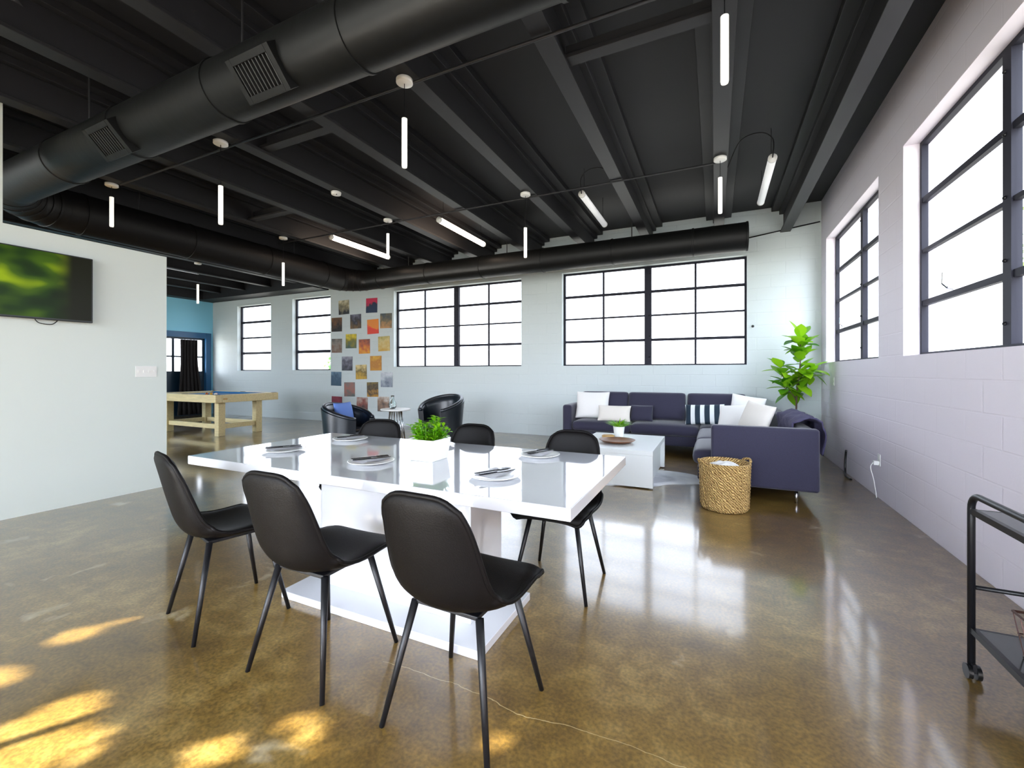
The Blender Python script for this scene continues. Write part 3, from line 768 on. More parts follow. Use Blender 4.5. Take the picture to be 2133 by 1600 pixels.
# rumpled dark throw over the chaise back
def throw():
    P = []
    rnd = random.Random(5)
    for i in range(25):
        y = 5.02 + 1.12*i/24; row = []
        for j in range(19):
            t = j/18
            if t < .35: x = .705; z = .52 + .22*t/.35
            elif t < .62: x = .705 + .225*(t-.35)/.27; z = .74 + .03*math.sin(PI*(t-.35)/.27)
            else: x = .93; z = .74 - .30*(t-.62)/.38
            wv = .014*math.sin(i*.9+j*.5) + .012*math.sin(i*.37-j*.8)
            row.append((x + (wv if t > .62 else -abs(wv) if t < .35 else 0), y, z + abs(wv)*1.4))
        P.append(row)
    o = MB().grid(P).build('throw_blanket', mat('dark_purple_throw', (62, 58, 86), .9, bump=.3, nscale=40), None, smooth=True)
    s = o.modifiers.new('Solid', 'SOLIDIFY'); s.thickness = .012; s.offset = 1
    tag(o, 'rumpled dark purple throw over the back of the chaise', 'blanket')
throw()

# ------------------------------------------------------------------ coffee table and what stands on it
t = thing('coffee_table', 'low white box coffee table on the pale hide rug before the sofa', 'table', (-1.05, 5.42, .012))
B('top', M['satin'], t, -.46, .45, -.62, .60, .345, .395, .003)
B('end_panel', M['satin'], t, -.46, .45, -.62, -.56, 0, .3445, .003)
B('end_panel', M['satin'], t, -.46, .45, .54, .60, 0, .3445, .003)
B('side_panel', M['satin'], t, .37, .40, -.555, .535, .0, .3445, .002)
B('side_panel', M['satin'], t, -.41, -.38, -.555, .535, .0, .3445, .002)
ZK = .4075
t = thing('wooden_tray', 'shallow brown wooden dish on the coffee table beside the small plant', 'dish', (-1.06, 5.22, ZK))
MB().lathe([(.09, 0), (.16, .012), (.205, .035), (.21, .04), (.20, .04), (.15, .02), (.002, .012)], 40).build('bowl', M['wood'], t, smooth=True)
o = MB().lathe([(.05, 0), (.075, .02), (.08, .045), (.06, .055), (.002, .05)], 20).build('wooden_bead_box', M['tan_wood'], None, smooth=True, loc=(-1.22, 5.46, ZK))
tag(o, 'small tan wooden lump beside the plant pot on the coffee table', 'ornament')
t = thing('potted_plant', 'small grassy green plant in a white cup on the coffee table', 'plant', (-1.13, 5.68, ZK))
crease(MB().lathe([(.055, 0), (.075, .14), (.07, .14), (.066, .12), (.002, .12)], 28).build('pot', M['ceramic'], t), 40)
mb = MB(); rnd = random.Random(9)
for k in range(170):
    a = rnd.uniform(0, 2*PI); r = .05*math.sqrt(rnd.random()); leaf(mb, (r*math.cos(a), r*math.sin(a), .12), (math.cos(a)*(.3+r*14), math.sin(a)*(.3+r*14), 1), rnd.uniform(.09, .17), .012, curl=.45, n=4, fold=.1)
mb.build('foliage', M['leaf'], t, smooth=True)

# hide rug
pts = []
rnd = random.Random(2)
for k in range(72):
    a = 2*PI*k/72; r = 1 + .10*math.sin(2*a+.6) + .09*math.sin(3*a+1) + .06*math.sin(5*a) + .03*math.sin(9*a+2)
    pts.append((1.02*r*math.cos(a), .62*r*math.sin(a)))
mb = MB(); n = len(pts)
mb.add([(x, y, 0) for x, y in pts] + [(x*.985, y*.985, .010) for x, y in pts] + [(0, 0, .011)], [(k, (k+1) % n, n+(k+1) % n, n+k) for k in range(n)] + [(n+k, n+(k+1) % n, 2*n) for k in range(n)])
tag(mb.build('hide_rug', M['hide'], None, smooth=True, loc=(-1.28, 5.32, .001)), 'pale grey and white cowhide rug under the coffee table', 'rug')

# ------------------------------------------------------------------ basket
t = thing('woven_basket', 'tall round woven seagrass basket standing at the end of the sofa', 'basket', (.075, 4.45, 0))
P = [(.175, 0), (.195, .02)]
for k in range(14): P += [(.197+.012*k/14, .03+.37*k/14), (.205+.012*k/14, .043+.37*k/14)]
P += [(.218, .415), (.213, .428), (.203, .428), (.195, .40), (.185, .05), (.002, .04)]
NB = 128; rows = []
for i in range(61):
    z = .004 + .42*i/60; R0 = .178 + .022*min(1, z/.03)**.5 + .014*z/.42; row = []
    for k in range(NB):
        ph = 2*PI*k/NB; col = int(k/8)
        d = math.sin(PI*((k % 8)/8))*.5 + .5*math.cos(2*PI*(z/.030 + (1 if col % 2 else -1)*((k % 8)/8)*.9 + col*.5))
        row.append(((R0+.009*d)*math.cos(ph), (R0+.009*d)*math.sin(ph), z))
    rows.append(row)
rows.append([(.207*math.cos(2*PI*k/NB), .207*math.sin(2*PI*k/NB), .430) for k in range(NB)])
for z, R0 in ((.425, .198), (.06, .183), (.03, .10), (.03, .002)): rows.append([(R0*math.cos(2*PI*k/NB), R0*math.sin(2*PI*k/NB), z) for k in range(NB)])
rows.insert(0, [(.002*math.cos(2*PI*k/NB), .002*math.sin(2*PI*k/NB), .002) for k in range(NB)])
MB().grid(rows, wrap_u=True).build('basket_body', M['basket'], t, smooth=True)
for s in (.5, .5+PI):
    pts = catmull([(.205*math.cos(s-.3), .205*math.sin(s-.3), .40), (.225*math.cos(s-.24), .225*math.sin(s-.24), .435), (.235*math.cos(s), .235*math.sin(s), .448), (.225*math.cos(s+.24), .225*math.sin(s+.24), .435), (.205*math.cos(s+.3), .205*math.sin(s+.3), .40)], 4)
    MB().tube(pts, .011, 8).build('handle', M['basket'], t, smooth=True)
P = []
for i in range(9):
    r = .180*i/8; P.append([(r*math.cos(2*PI*k/24), r*math.sin(2*PI*k/24), .425 - .10*(i/8)**3 + .018*math.sin(k*1.3+i)*(i/8)) for k in range(24)])
o = MB().grid(P, wrap_u=True).build('sun_patch_cloth', M['white_cloth'], None, smooth=True, sub=1, loc=(.075, 4.45, 0))  # white cloth added to imitate a sun patch inside the basket
tag(o, 'white cloth added inside the woven basket in place of a sun patch', 'blanket')

# ------------------------------------------------------------------ fiddle-leaf fig in the corner
t = thing('fiddle_leaf_fig', 'tall fiddle-leaf fig with big glossy leaves in the room corner behind the sofa', 'plant', (1.08, 7.50, 0))
crease(MB().lathe([(.13, 0), (.16, .30), (.15, .30), (.14, .27), (.002, .27)], 28).build('pot', M['ceramic'], t), 40)
tr = catmull([(0, 0, .27), (-.01, 0, .7), (.0, -.01, 1.0), (.03, -.02, 1.3), (.04, -.03, 1.6), (.03, -.03, 1.76)], 5)
MB().tube(tr, [.014 - .009*i/(len(tr)-1) for i in range(len(tr))], 10).build('trunk', M['bark'], t, smooth=True)
br = MB(); lf = MB(); rnd = random.Random(21)
b1 = catmull([(-.01, 0, .82), (-.09, -.03, 1.0), (-.18, -.06, 1.18), (-.22, -.06, 1.34)], 4); br.tube(b1, .006, 8)
b2 = catmull([(.01, -.01, 1.05), (.12, -.03, 1.18), (.18, -.05, 1.3)], 4); br.tube(b2, .006, 8)
b3 = catmull([(-.02, 0, .88), (-.12, -.05, .98), (-.2, -.08, 1.05)], 4); br.tube(b3, .005, 8)
br.build('branch', M['bark'], t, smooth=True)
def figl(p, az, el, L): leaf(lf, p, (math.cos(az)*math.cos(el), math.sin(az)*math.cos(el), math.sin(el)), L, L*.62, curl=.15, n=7, fold=.10)
for k in range(44):
    q = tr[int(11 + 14*k/44)]; figl(q, k*2.4+.5, rnd.uniform(-.8, .7)+.7*k/44, rnd.uniform(.22, .30))
for br_, n_ in ((b1, 20), (b2, 20), (b3, 11)):
    for k in range(n_):
        q = br_[min(len(br_)-1, 3+int((len(br_)-3)*k/n_))]; figl(q, k*2.4+1, rnd.uniform(-.9, 1.0), rnd.uniform(.2, .28))
lf.build('foliage', M['fig_leaf'], t, smooth=True)

# ------------------------------------------------------------------ tub armchairs and side table
def tub(label, loc, rz):
    """barrel chair opening towards local -y"""
    t = thing('tub_armchair', label, 'armchair', loc, rz, 'dark leather tub armchairs')
    def arc(r, z, a): return Vector((r*math.cos(a), r*math.sin(a)*.96, z))
    n = 40; a0, a1 = math.radians(-52), math.radians(232)
    inner = []; outer = []
    rows_o = []; rows_i = []
    def rim(a):      # back higher than the arms
        b = math.sin(max(0., min(PI, (a-a0)/(a1-a0)*PI)))
        return .60 + .22*b**1.2
    for k in range(7):
        f = k/6; rows_o.append([arc(.335 + .06*f, .06 + (rim(a0+(a1-a0)*j/n)-.06)*f, a0+(a1-a0)*j/n) for j in range(n+1)])
        rows_i.append([arc(.275 + .035*f, .20 + (rim(a0+(a1-a0)*j/n)-.20)*f, a0+(a1-a0)*j/n) for j in range(n+1)])
    mb = MB(); mb.grid(rows_o); mb.grid(rows_i); mb.grid([rows_o[-1], [(p+q)/2 + Vector((0, 0, .022)) for p, q in zip(rows_o[-1], rows_i[-1])], rows_i[-1]]); mb.grid([rows_o[0], rows_i[0]])
    for j in (0, n): mb.grid([[r[j] for r in rows_o], [r[j] for r in rows_i]])
    key = {}; rm = []; out = []
    for v in mb.v:
        q = tuple(round(c, 5) for c in v)
        if q not in key: key[q] = len(out); out.append(v)
        rm.append(key[q])
    mb.v = out; mb.f = [tuple(rm[i] for i in f) for f in mb.f]
    crease(mb.build('tub_back', M['leather_navy'], t), 60)
    pr = [p.lerp(q, .5) + Vector((0, 0, .02)) for p, q in zip(rows_o[-1], rows_i[-1])]
    MB().tube(pr, .032, 10).build('rim_roll', M['leather_navy'], t, smooth=True)
    s = MB(); L = []
    for z, k in ((.20, .985), (.23, 1.), (.40, 1.), (.44, .96), (.455, .6), (.46, .02)):
        L.append([(k*.262*math.cos(2*PI*j/40)*(1 if True else 1), k*(.262*math.sin(2*PI*j/40) if math.sin(2*PI*j/40) > 0 else .34*math.sin(2*PI*j/40)), z) for j in range(40)])
    s.grid(L, wrap_u=True); s.build('seat_cushion', M['leather_navy'], t, smooth=True)
    MB().box(-.24, .24, -.30, .20, .05, .195).build('base', M['leather_navy'], t, bevel=.02)
    for x, y in ((-.2, -.24), (.2, -.24), (-.2, .16), (.2, .16)): MB().tube([(x, y, .05), (x, y, 0)], [.02, .014], 10).build('foot', M['black_metal'], t, smooth=True)
    return t
a = tub('dark leather tub armchair facing the room, under the wide window', (-4.20, 6.15, 0), math.radians(-6))
t2 = dup(a, (-5.02, 4.90, 0), math.radians(100), 'dark leather tub armchair with its back to the pool table'); t2.scale = (1, 1, .9)
pillow(-5.14, 4.93, .62, .40, .36, .13, mat('pale_blue_cushion', (98, 130, 200), .8), -14, 0, 96, 'pale blue cushion inside the tub armchair by the album covers')
t = thing('side_table', 'small round white side table between the two tub armchairs', 'table', (-4.92, 5.85, 0))
crease(MB().lathe([(.24, .60), (.25, .605), (.25, .622), (.245, .627), (.002, .627)], 40).build('table_top', M['white_plastic'], t), 40)
mb = MB()
for k in range(16):
    a_ = 2*PI*k/16; mb.tube([(.10*math.cos(a_), .10*math.sin(a_), .602), (.17*math.cos(a_+.3), .17*math.sin(a_+.3), .006)], .006, 6)
mb.tube([(.17*math.cos(2*PI*k/32), .17*math.sin(2*PI*k/32), .007) for k in range(32)], .007, 8, closed=True)
mb.build('wire_base', M['chrome'], t, smooth=True)
gl = newmat('clear_glass'); gm, nt, b = gl
b.inputs['Base Color'].default_value = (.9, .97, .96, 1); b.inputs['Roughness'].default_value = .02; b.inputs['Transmission Weight'].default_value = 1.0
o = MB().lathe([(.045, .0), (.06, .02), (.062, .09), (.028, .16), (.024, .20), (.03, .22), (.026, .22), (.02, .20), (.024, .16), (.056, .09), (.054, .02), (.002, .008)], 28).build('glass_carafe', gm, None, smooth=True, loc=(-4.97, 5.83, .6275))
tag(o, 'clear glass carafe standing on the round side table', 'carafe')

# ------------------------------------------------------------------ pool table
PX1, PX0, PY0, PY1 = -8.55, -10.75, 5.06, 6.36
t = thing('pool_table', 'light pine pool table with blue felt in the room beyond the partition', 'pool table', (0, 0, 0))
for y0, y1 in ((PY0, PY0+.12), (PY1-.12, PY1)): B('side_rail', M['pine'], t, PX0, PX1, y0, y1, .66, .81, .006)
for x0, x1 in ((PX0, PX0+.12), (PX1-.12, PX1)): B('end_rail', M['pine'], t, x0, x1, PY0+.121, PY1-.121, .66, .81, .006)
B('felt_bed', M['felt'], t, PX0+.121, PX1-.121, PY0+.121, PY1-.121, .70, .77)
for y0, y1 in ((PY0+.122, PY0+.17), (PY1-.17, PY1-.122)): B('rail_cushion', M['felt'], t, PX0+.2, PX1-.2, y0, y1, .771, .805, .004)
for x in (PX0+.06, (PX0+PX1)/2, PX1-.06):
    for y in (PY0+.06, PY1-.06): MB().lathe([(.05, 0), (.058, .004), (.05, .008), (.002, .002)], 20).build('pocket', M['bezel'], t, smooth=True, loc=(x, y, .808))
for x in (PX0+.25, PX1-.20):
    for y in (PY0+.20, PY1-.34):
        B('leg', M['pine'], t, x-.065, x+.065, y-.065, y+.065, 0, .6595, .005)
for x in (PX0+.25, PX1-.20): B('stretcher', M['pine'], t, x-.03, x+.03, PY0+.266, PY1-.406, .14, .23, .004)
for y in (PY0+.20, PY1-.34): B('stretcher', M['pine'], t, PX0+.316, PX1-.266, y-.03, y+.03, .14, .23, .004)
B('brand_plate', M['tan_wood'], t, PX1+.0005, PX1+.004, PY0+.14, PY0+.22, .715, .745)
balls = [((230, 225, 210), 'white'), ((200, 40, 30), 'red'), ((230, 170, 40), 'yellow'), ((30, 60, 150), 'blue'), ((190, 90, 40), 'orange'), ((30, 30, 32), 'black')]
for k, (c, nm) in enumerate(balls):
    o = MB().ball((0, 0, 0), .029, 8).build('billiard_ball', mat(nm+'_ball', c, .12), None, smooth=True, loc=(-9.15-.075*k, 5.42+.05*(k % 2), .7995))
    tag(o, '%s billiard ball on the blue felt of the pool table' % nm, 'ball', 'billiard balls on the pool table')

# ------------------------------------------------------------------ album covers on the back wall
covers = [
 (-8.38, 2.86, [(.35, (40, 40, 44)), (.55, (150, 140, 110)), (.75, (226, 214, 180))], 'cream album cover with a dark figure at its foot, in the top row'),
 (-7.48, 2.85, [(.36, (20, 40, 70)), (.56, (40, 40, 60)), (.62, (190, 30, 70))], 'album cover with a crimson band above dark blue, highest one towards the duct'),
 (-8.62, 2.44, [(.3, (30, 24, 20)), (.5, (80, 56, 36)), (.7, (120, 80, 40))], 'dark brown album cover beside the narrow window, second row'),
 (-7.99, 2.49, [(.3, (110, 84, 50)), (.5, (48, 44, 50)), (.7, (110, 108, 124))], 'grey and brown album cover, left of the red and orange one'),
 (-7.44, 2.34, [(.40, (214, 60, 40)), (.55, (224, 70, 40)), (.62, (220, 130, 40))], 'bright red and orange album cover'),
 (-7.04, 2.46, [(.3, (180, 130, 80)), (.5, (110, 96, 70)), (.7, (60, 70, 72))], 'tan and slate album cover beside the wide window, upper one'),
 (-8.14, 2.01, [(.3, (60, 84, 70)), (.5, (130, 120, 30)), (.7, (214, 190, 40))], 'green and yellow album cover'),
 (-7.71, 1.87, [(.3, (216, 150, 30)), (.5, (190, 96, 40)), (.7, (120, 66, 56))], 'plain amber album cover shading from brown to yellow'),
 (-7.10, 1.92, [(.3, (190, 150, 60)), (.5, (200, 180, 120)), (.7, (150, 140, 60))], 'pale mustard album cover with a busy design'),
 (-8.62, 1.91, [(.3, (110, 70, 50)), (.5, (130, 120, 110)), (.7, (90, 84, 80))], 'faded grey and brown album cover at the narrow window edge, third row'),
 (-8.27, 1.46, [(.3, (40, 36, 44)), (.5, (90, 86, 100)), (.7, (150, 148, 160))], 'black and grey album cover with a pale blot, below the green one'),
 (-7.35, 1.46, [(.3, (190, 130, 20)), (.5, (170, 110, 24)), (.7, (210, 160, 40))], 'golden orange album cover, below the pale mustard one'),
 (-7.81, 1.25, [(.3, (190, 150, 40)), (.5, (110, 92, 40)), (.7, (214, 190, 130))], 'ochre album cover with a pale top, in the middle of the lower rows'),
 (-8.64, 1.08, [(.3, (40, 70, 90)), (.5, (50, 74, 96)), (.7, (90, 116, 136))], 'blue grey album cover below the narrow window edge'),
 (-7.02, 1.07, [(.3, (96, 104, 120)), (.5, (150, 158, 170)), (.7, (196, 200, 206))], 'light grey album cover beside the wide window, lower one'),
 (-8.19, .82, [(.3, (96, 100, 96)), (.5, (150, 96, 84)), (.7, (110, 104, 100))], 'grey album cover with a reddish figure, low over the armchair'),
 (-7.45, .83, [(.3, (180, 130, 40)), (.5, (60, 46, 30)), (.7, (120, 100, 40))], 'dark and gold album cover low over the side table'),
 (-8.62, .46, [(.3, (110, 30, 50)), (.5, (120, 34, 56)), (.7, (140, 50, 66))], 'maroon album cover lowest behind the armchair cushion'),
 (-7.78, .46, [(.3, (70, 50, 50)), (.5, (140, 80, 70)), (.7, (180, 160, 150))], 'brown and pink album cover lowest between the armchair and side table'),
 (-7.12, .49, [(.3, (50, 46, 44)), (.5, (140, 110, 90)), (.7, (200, 190, 180))], 'brown and white album cover lowest, behind the carafe'),
]
for k, (x, z, ramp, lab) in enumerate(covers):
    sharp = k in (1, 4)
    m = pattern('cover_print_%d' % k, [(max(0, p*1.5-.2), c) for p, c in ramp] if not sharp else [(.5, ramp[0][1]), (.54, ramp[1][1]), (.6, ramp[2][1])], 9 if not sharp else 3, .45, 'print', seed=k*3.7, detail=4)
    o = B('album_cover', m, None, -.175, .175, -.006, 0, -.175, .175)
    o.location = (x, YB-.001, z); o.rotation_euler = (0, math.radians((-1.5, 1, .5, -.7)[k % 4]), 0)
    tag(o, lab, 'album cover', 'album covers on the back wall')

# ------------------------------------------------------------------ television, switches, outlets
t = thing('television', 'flat black wall television with a painted green reflection on its screen, hung on the white partition', 'television', (-5.45, 1.52, 2.02))
B('wall_mount', M['bezel'], t, .0005, .035, -.2, .2, -.15, .15)
B('housing', M['bezel'], t, .035, .075, -.54, .54, -.305, .305, .006)
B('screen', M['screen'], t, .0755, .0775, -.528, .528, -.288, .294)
MB().tube(catmull([(.03, .16, -.30), (.03, .19, -.335), (.03, .27, -.34), (.03, .31, -.30)], 6), .004, 6).build('cable', M['bezel'], t, smooth=True)
t = thing('light_switch', 'white four-gang light switch plate at the end of the white partition', 'light switch', (-5.45, 2.52, 1.255))
B('wall_plate', M['white_plastic'], t, .0005, .006, -.095, .095, -.058, .058, .002)
for k in range(4): B('toggle', M['white_plastic'], t, .006, .014, -.074+k*.046, -.064+k*.046, -.012, .012, .001)
def outlet(name, y, z, label):
    t = thing(name, label, 'outlet', (XR, y, z)); B('wall_plate', M['white_plastic'], t, -.006, -.0005, -.036, .036, -.058, .058, .002)
    for s in (-1, 1): B('socket', M['white_plastic'], t, -.009, -.006, -.016, .016, s*.026-.014, s*.026+.014, .001)
    return t
t = outlet('wall_outlet', 5.43, .38, 'white outlet with a plug, low on the window wall past the sofa')
B('plug', M['white_plastic'], t, -.05, -.0095, -.02, .02, -.05, -.01, .004)
MB().tube(catmull([(-.05, 0, -.03), (-.07, 0, -.08), (-.05, -.02, -.2), (-.03, -.03, -.37)], 5), .004, 6).build('cord', M['white_plastic'], t, smooth=True)
t = thing('floor_outlet', 'dark cable end sticking up at the foot of the window wall by the sofa', 'outlet', (XR-.03, 6.5, 0))
MB().tube(catmull([(0, 0, .30), (-.005, .02, .17), (-.01, 0, .05), (-.03, -.12, .012), (-.02, -.3, .008)], 6), .012, 8).build('cable', M['bezel'], t, smooth=True)
t = outlet('wall_outlet', 7.25, 1.12, 'white outlet at mid height in the corner of the window wall')
def knob(x, z, lab):
    o = MB().lathe([(.02, 0), (.02, .02), (.012, .035), (.001, .036)], 14).build('wall_fitting', M['beam'], None, smooth=True, loc=(x, YB-.001, z), rot=(PI/2, 0, 0)); tag(o, lab, 'wall fitting')
knob(1.0, .95, 'small dark fitting on the back wall between sofa and fig')
knob(.55, 1.99, 'tiny grey fitting beside the window near the fig')

# ------------------------------------------------------------------ drinks cart
t = thing('drinks_cart', 'black two-tier metal drinks cart on casters by the window wall', 'cart', (.95, 2.41, 0))
LY = -.80; WX = .40; H = .75
for x in (0, WX):
    pts = [(x, 0, .05)] + [(x, 0, H-.06)] + [(x, -.06+.06*math.cos(a), H-.06+.06*math.sin(a)) for a in [PI/2*k/6 for k in range(1, 7)]] + \
          [(x, LY+.06-.06*math.sin(a), H-.06+.06*math.cos(a)) for a in [PI/2*k/6 for k in range(0, 7)]] + [(x, LY, .05)]
    MB().tube(pts, .0125, 12).build('side_frame', M['black_metal'], t, smooth=True)
for z in (.37,):
    for y in (0, LY): MB().tube([(.0125, y, z), (WX-.0125, y, z)], .009, 10).build('crossbar', M['black_metal'], t, smooth=True)
for z in (.685, .20):
    B('shelf', M['smoked'], t, .013, WX-.013, LY+.014, -.014, z-.004, z+.004)
    fr = MB(); fr.box(-.008, WX+.008, -.012, -.002, z-.016, z+.004); fr.box(-.008, WX+.008, LY+.002, LY+.012, z-.016, z+.004)
    fr.box(-.006, .012, LY+.012, -.012, z-.016, z+.008); fr.box(WX-.012, WX+.006, LY+.012, -.012, z-.016, z+.008); fr.build('shelf_rim', M['black_metal'], t)
for x in (0, WX):
    for y in (0, LY):
        c = MB(); c.tube([(x, y, .08), (x, y, .062)], .012, 10); c.box(x-.006, x+.006, y-.03, y+.016, .03, .066)
        k = c.build('caster', M['black_metal'], t)
        for sx in (-1, 1): crease(MB().tube([(x+sx*.0065, y-.010, .0285), (x+sx*.021, y-.010, .0285)], .0285, 24).build('wheel', M['bezel'], k), 40)
t = thing('wire_basket', 'brown wire basket on the lower shelf of the drinks cart', 'basket', (1.13, 2.10, .2045))
mb = MB(); w, l, h = .12, .17, .15
for z, k, r in ((.004, .85, .004), (h*.5, .93, .0025), (h, 1., .005)):
    mb.tube([(-w*k, -l*k, z), (w*k, -l*k, z), (w*k, l*k, z), (-w*k, l*k, z)], r, 6, closed=True)
for k in range(9):
    f = -1+2*k/8
    for s in (-1, 1):
        mb.tube([(f*w*.85, s*l*.85, .004), (f*w, s*l, h)], .002, 5); mb.tube([(s*w*.85, f*l*.85, .004), (s*w, f*l, h)], .002, 5)
    mb.tube([(f*w*.85, -l*.85, .004), (f*w*.85, l*.85, .004)], .002, 5)
mb.build('wire_body', M['copper_wire'], t)
for s in (-1, 1): MB().tube(catmull([(-.05, s*l, h), (-.03, s*(l+.01), h-.04), (.03, s*(l+.01), h-.04), (.05, s*l, h)], 5), .003, 6).build('handle', M['copper_wire'], t, smooth=True)
cols = [((226, 214, 210), 'white'), ((196, 110, 60), 'orange'), ((70, 66, 96), 'dark')]
for k, (c, nm) in enumerate(cols):
    o = MB().tube([(-.085, 0, 0), (.085, 0, 0)], .036, 18).build('rolled_towel', mat(nm+'_towel', c, .9, bump=.4, nscale=80), None, bevel=.01, loc=(1.13, 2.02+.08*k, .2045+.045))
    tag(o, '%s rolled cloth inside the wire basket on the cart' % nm, 'towel', 'rolled cloths in the wire basket')

# ------------------------------------------------------------------ outdoors: trees that shade the windows
SD = Vector((.45, .75, -.50)).normalized()
HOLES = [[(-2.22, 0.67), (-2.25, 0.75), (-2.26, 0.82), (-2.16, 0.84), (-2.06, 0.82), (-2.03, 0.77), (-2.06, 0.73), (-2.11, 0.69), (-2.13, 0.65)], [(-2.0, 0.69), (-2.0, 0.75), (-1.91, 0.78), (-1.81, 0.76), (-1.77, 0.71), (-1.85, 0.67)], [(-2.12, 0.64), (-2.04, 0.69), (-1.92, 0.64), (-2.0, 0.6)], [(-2.14, 0.54), (-2.02, 0.61), (-1.88, 0.59), (-2.0, 0.51)], [(-2.77, 0.7), (-2.71, 0.77), (-2.6, 0.78), (-2.53, 0.74), (-2.6, 0.66)], [(-2.31, 0.6), (-2.26, 0.63), (-2.13, 0.59), (-2.16, 0.56)], [(-2.79, 0.92), (-2.84, 1.01), (-2.67, 1.03), (-2.66, 0.98)], [(-2.81, 1.12), (-2.76, 1.17), (-2.6, 1.2), (-2.57, 1.18), (-2.7, 1.14)], [(-1.6, 0.85), (-1.56, 0.89), (-1.54, 0.92), (-1.46, 0.93), (-1.38, 0.89), (-1.35, 0.84), (-1.44, 0.84)], [(-1.42, 1.1), (-1.38, 1.15), (-1.31, 1.11), (-1.13, 1.03), (-1.13, 0.99), (-1.27, 1.04), (-1.34, 1.05)], [(-1.0, 1.33), (-0.96, 1.36), (-0.84, 1.36), (-0.92, 1.29)], [(-0.74, 1.35), (-0.62, 1.38), (-0.63, 1.29), (-0.7, 1.3)]]     # gaps in the crown, as the sun spots they throw on the floor
def tree(name, label, loc, leaves, m, trunk_h, size):
    t = thing(name, label, 'tree', loc)
    MB().tube([(0, 0, -.1), (.05, 0, trunk_h*.5), (0, .05, trunk_h)], [.16, .12, .06], 12).build('trunk', M['bark'], t, smooth=True)
    mb = MB()
    for p, dr, L in leaves: leaf(mb, Vector(p)-Vector(loc), dr, L, L*.6, curl=.2, n=2, up=Vector((.3, .2, 1)).normalized(), fold=.05)
    mb.build('foliage', m, t)
    return t
rnd = random.Random(4); LV = []
def inside(x, y, pl):
    c = False
    for (x1, y1), (x2, y2) in zip(pl, pl[1:] + pl[:1]):
        if (y1 > y) != (y2 > y) and x < (x2-x1)*(y-y1)/(y2-y1)+x1: c = not c
    return c
BB = [(min(p[0] for p in h), max(p[0] for p in h), min(p[1] for p in h), max(p[1] for p in h)) for h in HOLES]
def lets_sun(v):
    q = v + SD*(v.z/-SD.z)
    return any(b[0] < q.x < b[1] and b[2] < q.y < b[3] and inside(q.x, q.y, h) for h, b in zip(HOLES, BB))
def try_leaf(p, L):
    dr = Vector((rnd.uniform(-1, 1), rnd.uniform(-.5, .5), rnd.uniform(-1, 1))).normalized(); sd = dr.cross(Vector((.3, .2, 1))).normalized()
    for a in (.1, .3, .5, .7, .95):
        for b in (-.28, 0, .28):
            if lets_sun(p + dr*L*a + sd*L*b): return
    LV.append((p, dr, L))
while len(LV) < 4200:
    p = Vector((rnd.uniform(-8.9, 1.0), rnd.uniform(-5.6, -4.5), rnd.uniform(2.6, 4.9)))
    q = p + SD*(p.z/-SD.z)
    if -4.6 < q.x < 1.4 and .1 < q.y < 2.2: try_leaf(p, rnd.uniform(.28, .42))
while len(LV) < 15000:                      # finer twigs round the gaps
    b = BB[rnd.randrange(len(BB))]
    q = Vector((rnd.uniform(b[0]-.5, b[1]+.5), rnd.uniform(b[2]-.4, b[3]+.4), 0))
    if q.y > .1: try_leaf(q - SD*((rnd.uniform(4.5, 5.6) + q.y)/SD.y), rnd.uniform(.07, .13))
tree('shade_tree', 'leafy tree outside behind the camera that dapples the floor', (-3.2, -5.0, 0), LV, M['tree_leaf'], 2.5, 1)
def cluster(c, R, n, seed, L=(.12, .22)):
    r = random.Random(seed); out = []
    while len(out) < n:
        p = Vector((r.uniform(-1, 1), r.uniform(-1, 1), r.uniform(-1, 1)))
        if p.length > 1: continue
        out.append((Vector(c) + Vector((p.x*R[0], p.y*R[1], p.z*R[2])), (r.uniform(-1, 1), r.uniform(-1, 1), r.uniform(-.6, .4)), r.uniform(*L)))
    return out
tree('garden_tree', 'pale green tree outside the big window of the side wall', (5.4, 6.4, 0), cluster((4.9, 6.0, 3.9), (1.2, 1.5, 1.0), 700, 1) + cluster((5.2, 9.4, 3.2), (1., 1.2, .9), 260, 2), M['tree_leaf'], 3.4, 1)
tree('garden_shrub', 'green shrub outside the narrow window near the album covers', (-10.6, 10.0, 0), cluster((-10.4, 9.9, 1.55), (.55, .5, .28), 220, 3, (.10, .18)) + cluster((-10.35, 9.8, 2.2), (.35, .3, .2), 70, 8, (.10, .16)), M['tree_leaf'], 1.6, 1)

# ------------------------------------------------------------------ light
w = bpy.data.worlds.new('sky'); SC.world = w; w.use_nodes = True; nt = w.node_tree
bg = nt.nodes['Background']; tc = nd(nt, 'ShaderNodeTexCoord'); s = nd(nt, 'ShaderNodeSeparateXYZ'); r = nd(nt, 'ShaderNodeValToRGB')
nt.links.new(tc.outputs['Generated'], s.inputs[0]); nt.links.new(s.outputs[2], r.inputs[0])
e = r.color_ramp.elements; e[0].position = 0.0; e[0].color = (.62, .62, .58, 1); e[1].position = 1.0; e[1].color = (.80, .92, 1.1, 1)
x = e.new(.03); x.color = (.90, .97, 1.10, 1)
nt.links.new(r.outputs[0], bg.inputs[0])
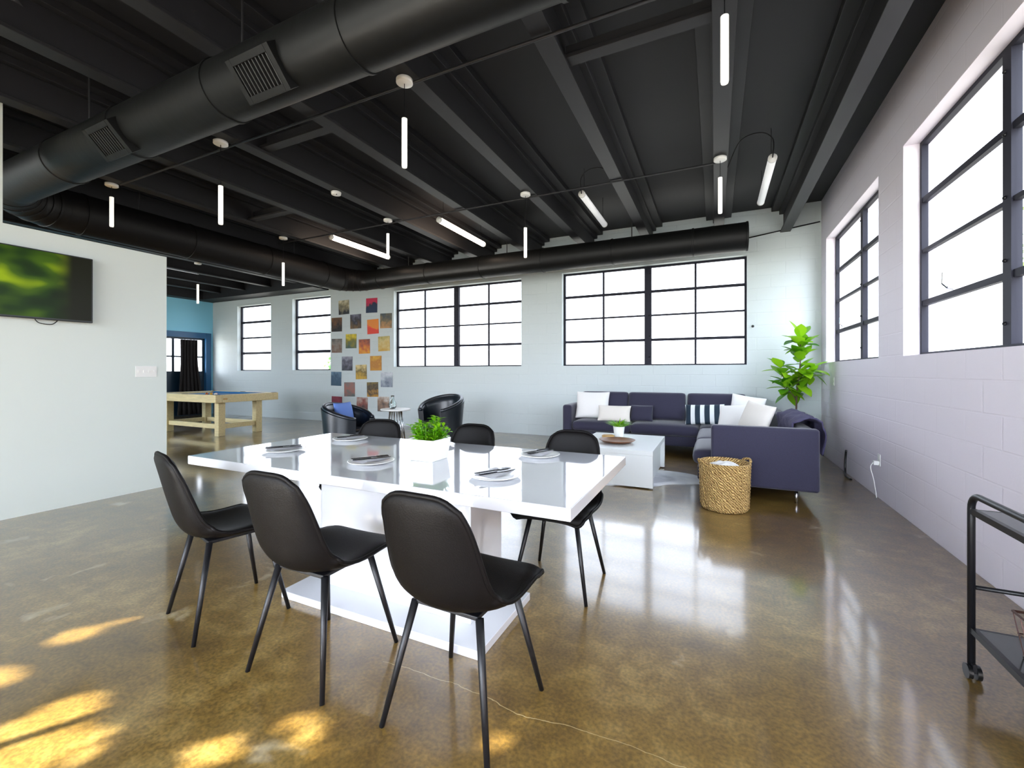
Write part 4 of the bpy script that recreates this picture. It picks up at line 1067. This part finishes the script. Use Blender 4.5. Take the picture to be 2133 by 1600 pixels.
# the sky is several times brighter on the side the sun stands on
dp = nd(nt, 'ShaderNodeVectorMath', operation='DOT_PRODUCT'); dp.inputs[1].default_value = tuple(-SD); nt.links.new(tc.outputs['Generated'], dp.inputs[0])
mr = nd(nt, 'ShaderNodeMapRange', interpolation_type='SMOOTHSTEP'); mr.inputs[1].default_value = .05; mr.inputs[2].default_value = 1.; mr.inputs[3].default_value = WORLD; mr.inputs[4].default_value = WORLD*GLOW
nt.links.new(dp.outputs['Value'], mr.inputs[0]); nt.links.new(mr.outputs[0], bg.inputs[1])
sl = bpy.data.lights.new('sun', 'SUN'); sl.energy = SUN; sl.angle = math.radians(.35); sl.color = (1, .95, .84)
so = bpy.data.objects.new('sun', sl); COL.objects.link(so); so.rotation_euler = SD.to_track_quat('-Z', 'Y').to_euler(); so.location = (-4, -8, 6)
def portal(loc, sx, sy, rot):
    l = bpy.data.lights.new('portal', 'AREA'); l.shape = 'RECTANGLE'; l.size = sx; l.size_y = sy; l.cycles.is_portal = True
    o = bpy.data.objects.new('portal', l); COL.objects.link(o); o.location = loc; o.rotation_euler = rot
for a0, a1, z0, z1 in W_BACK: portal(((a0+a1)/2, YB+T+.01, (z0+z1)/2), a1-a0, z1-z0, (-PI/2, 0, 0))
for a0, a1, z0, z1 in W_REAR: portal(((a0+a1)/2, YR-T-.01, (z0+z1)/2), a1-a0, z1-z0, (PI/2, 0, 0))
for a0, a1, z0, z1 in W_RIGHT: portal((XR+T+.01, (a0+a1)/2, (z0+z1)/2), z1-z0, a1-a0, (0, PI/2, 0))
portal((XL-T-.01, 7.0, 1.73), .94, 1.6, (0, -PI/2, 0))

vs = SC.view_settings
SC.display_settings.display_device = 'sRGB'
vs.view_transform = 'Standard'; vs.look = 'None'; vs.gamma = 1.0; vs.use_curve_mapping = False; vs.exposure = EXPOSURE
SC.cycles.max_bounces = 10; SC.cycles.diffuse_bounces = 6; SC.cycles.transparent_max_bounces = 16; SC.cycles.sample_clamp_indirect = 8.0
SC.cycles.use_denoising = True
SC.cycles.caustics_reflective = False; SC.cycles.caustics_refractive = False
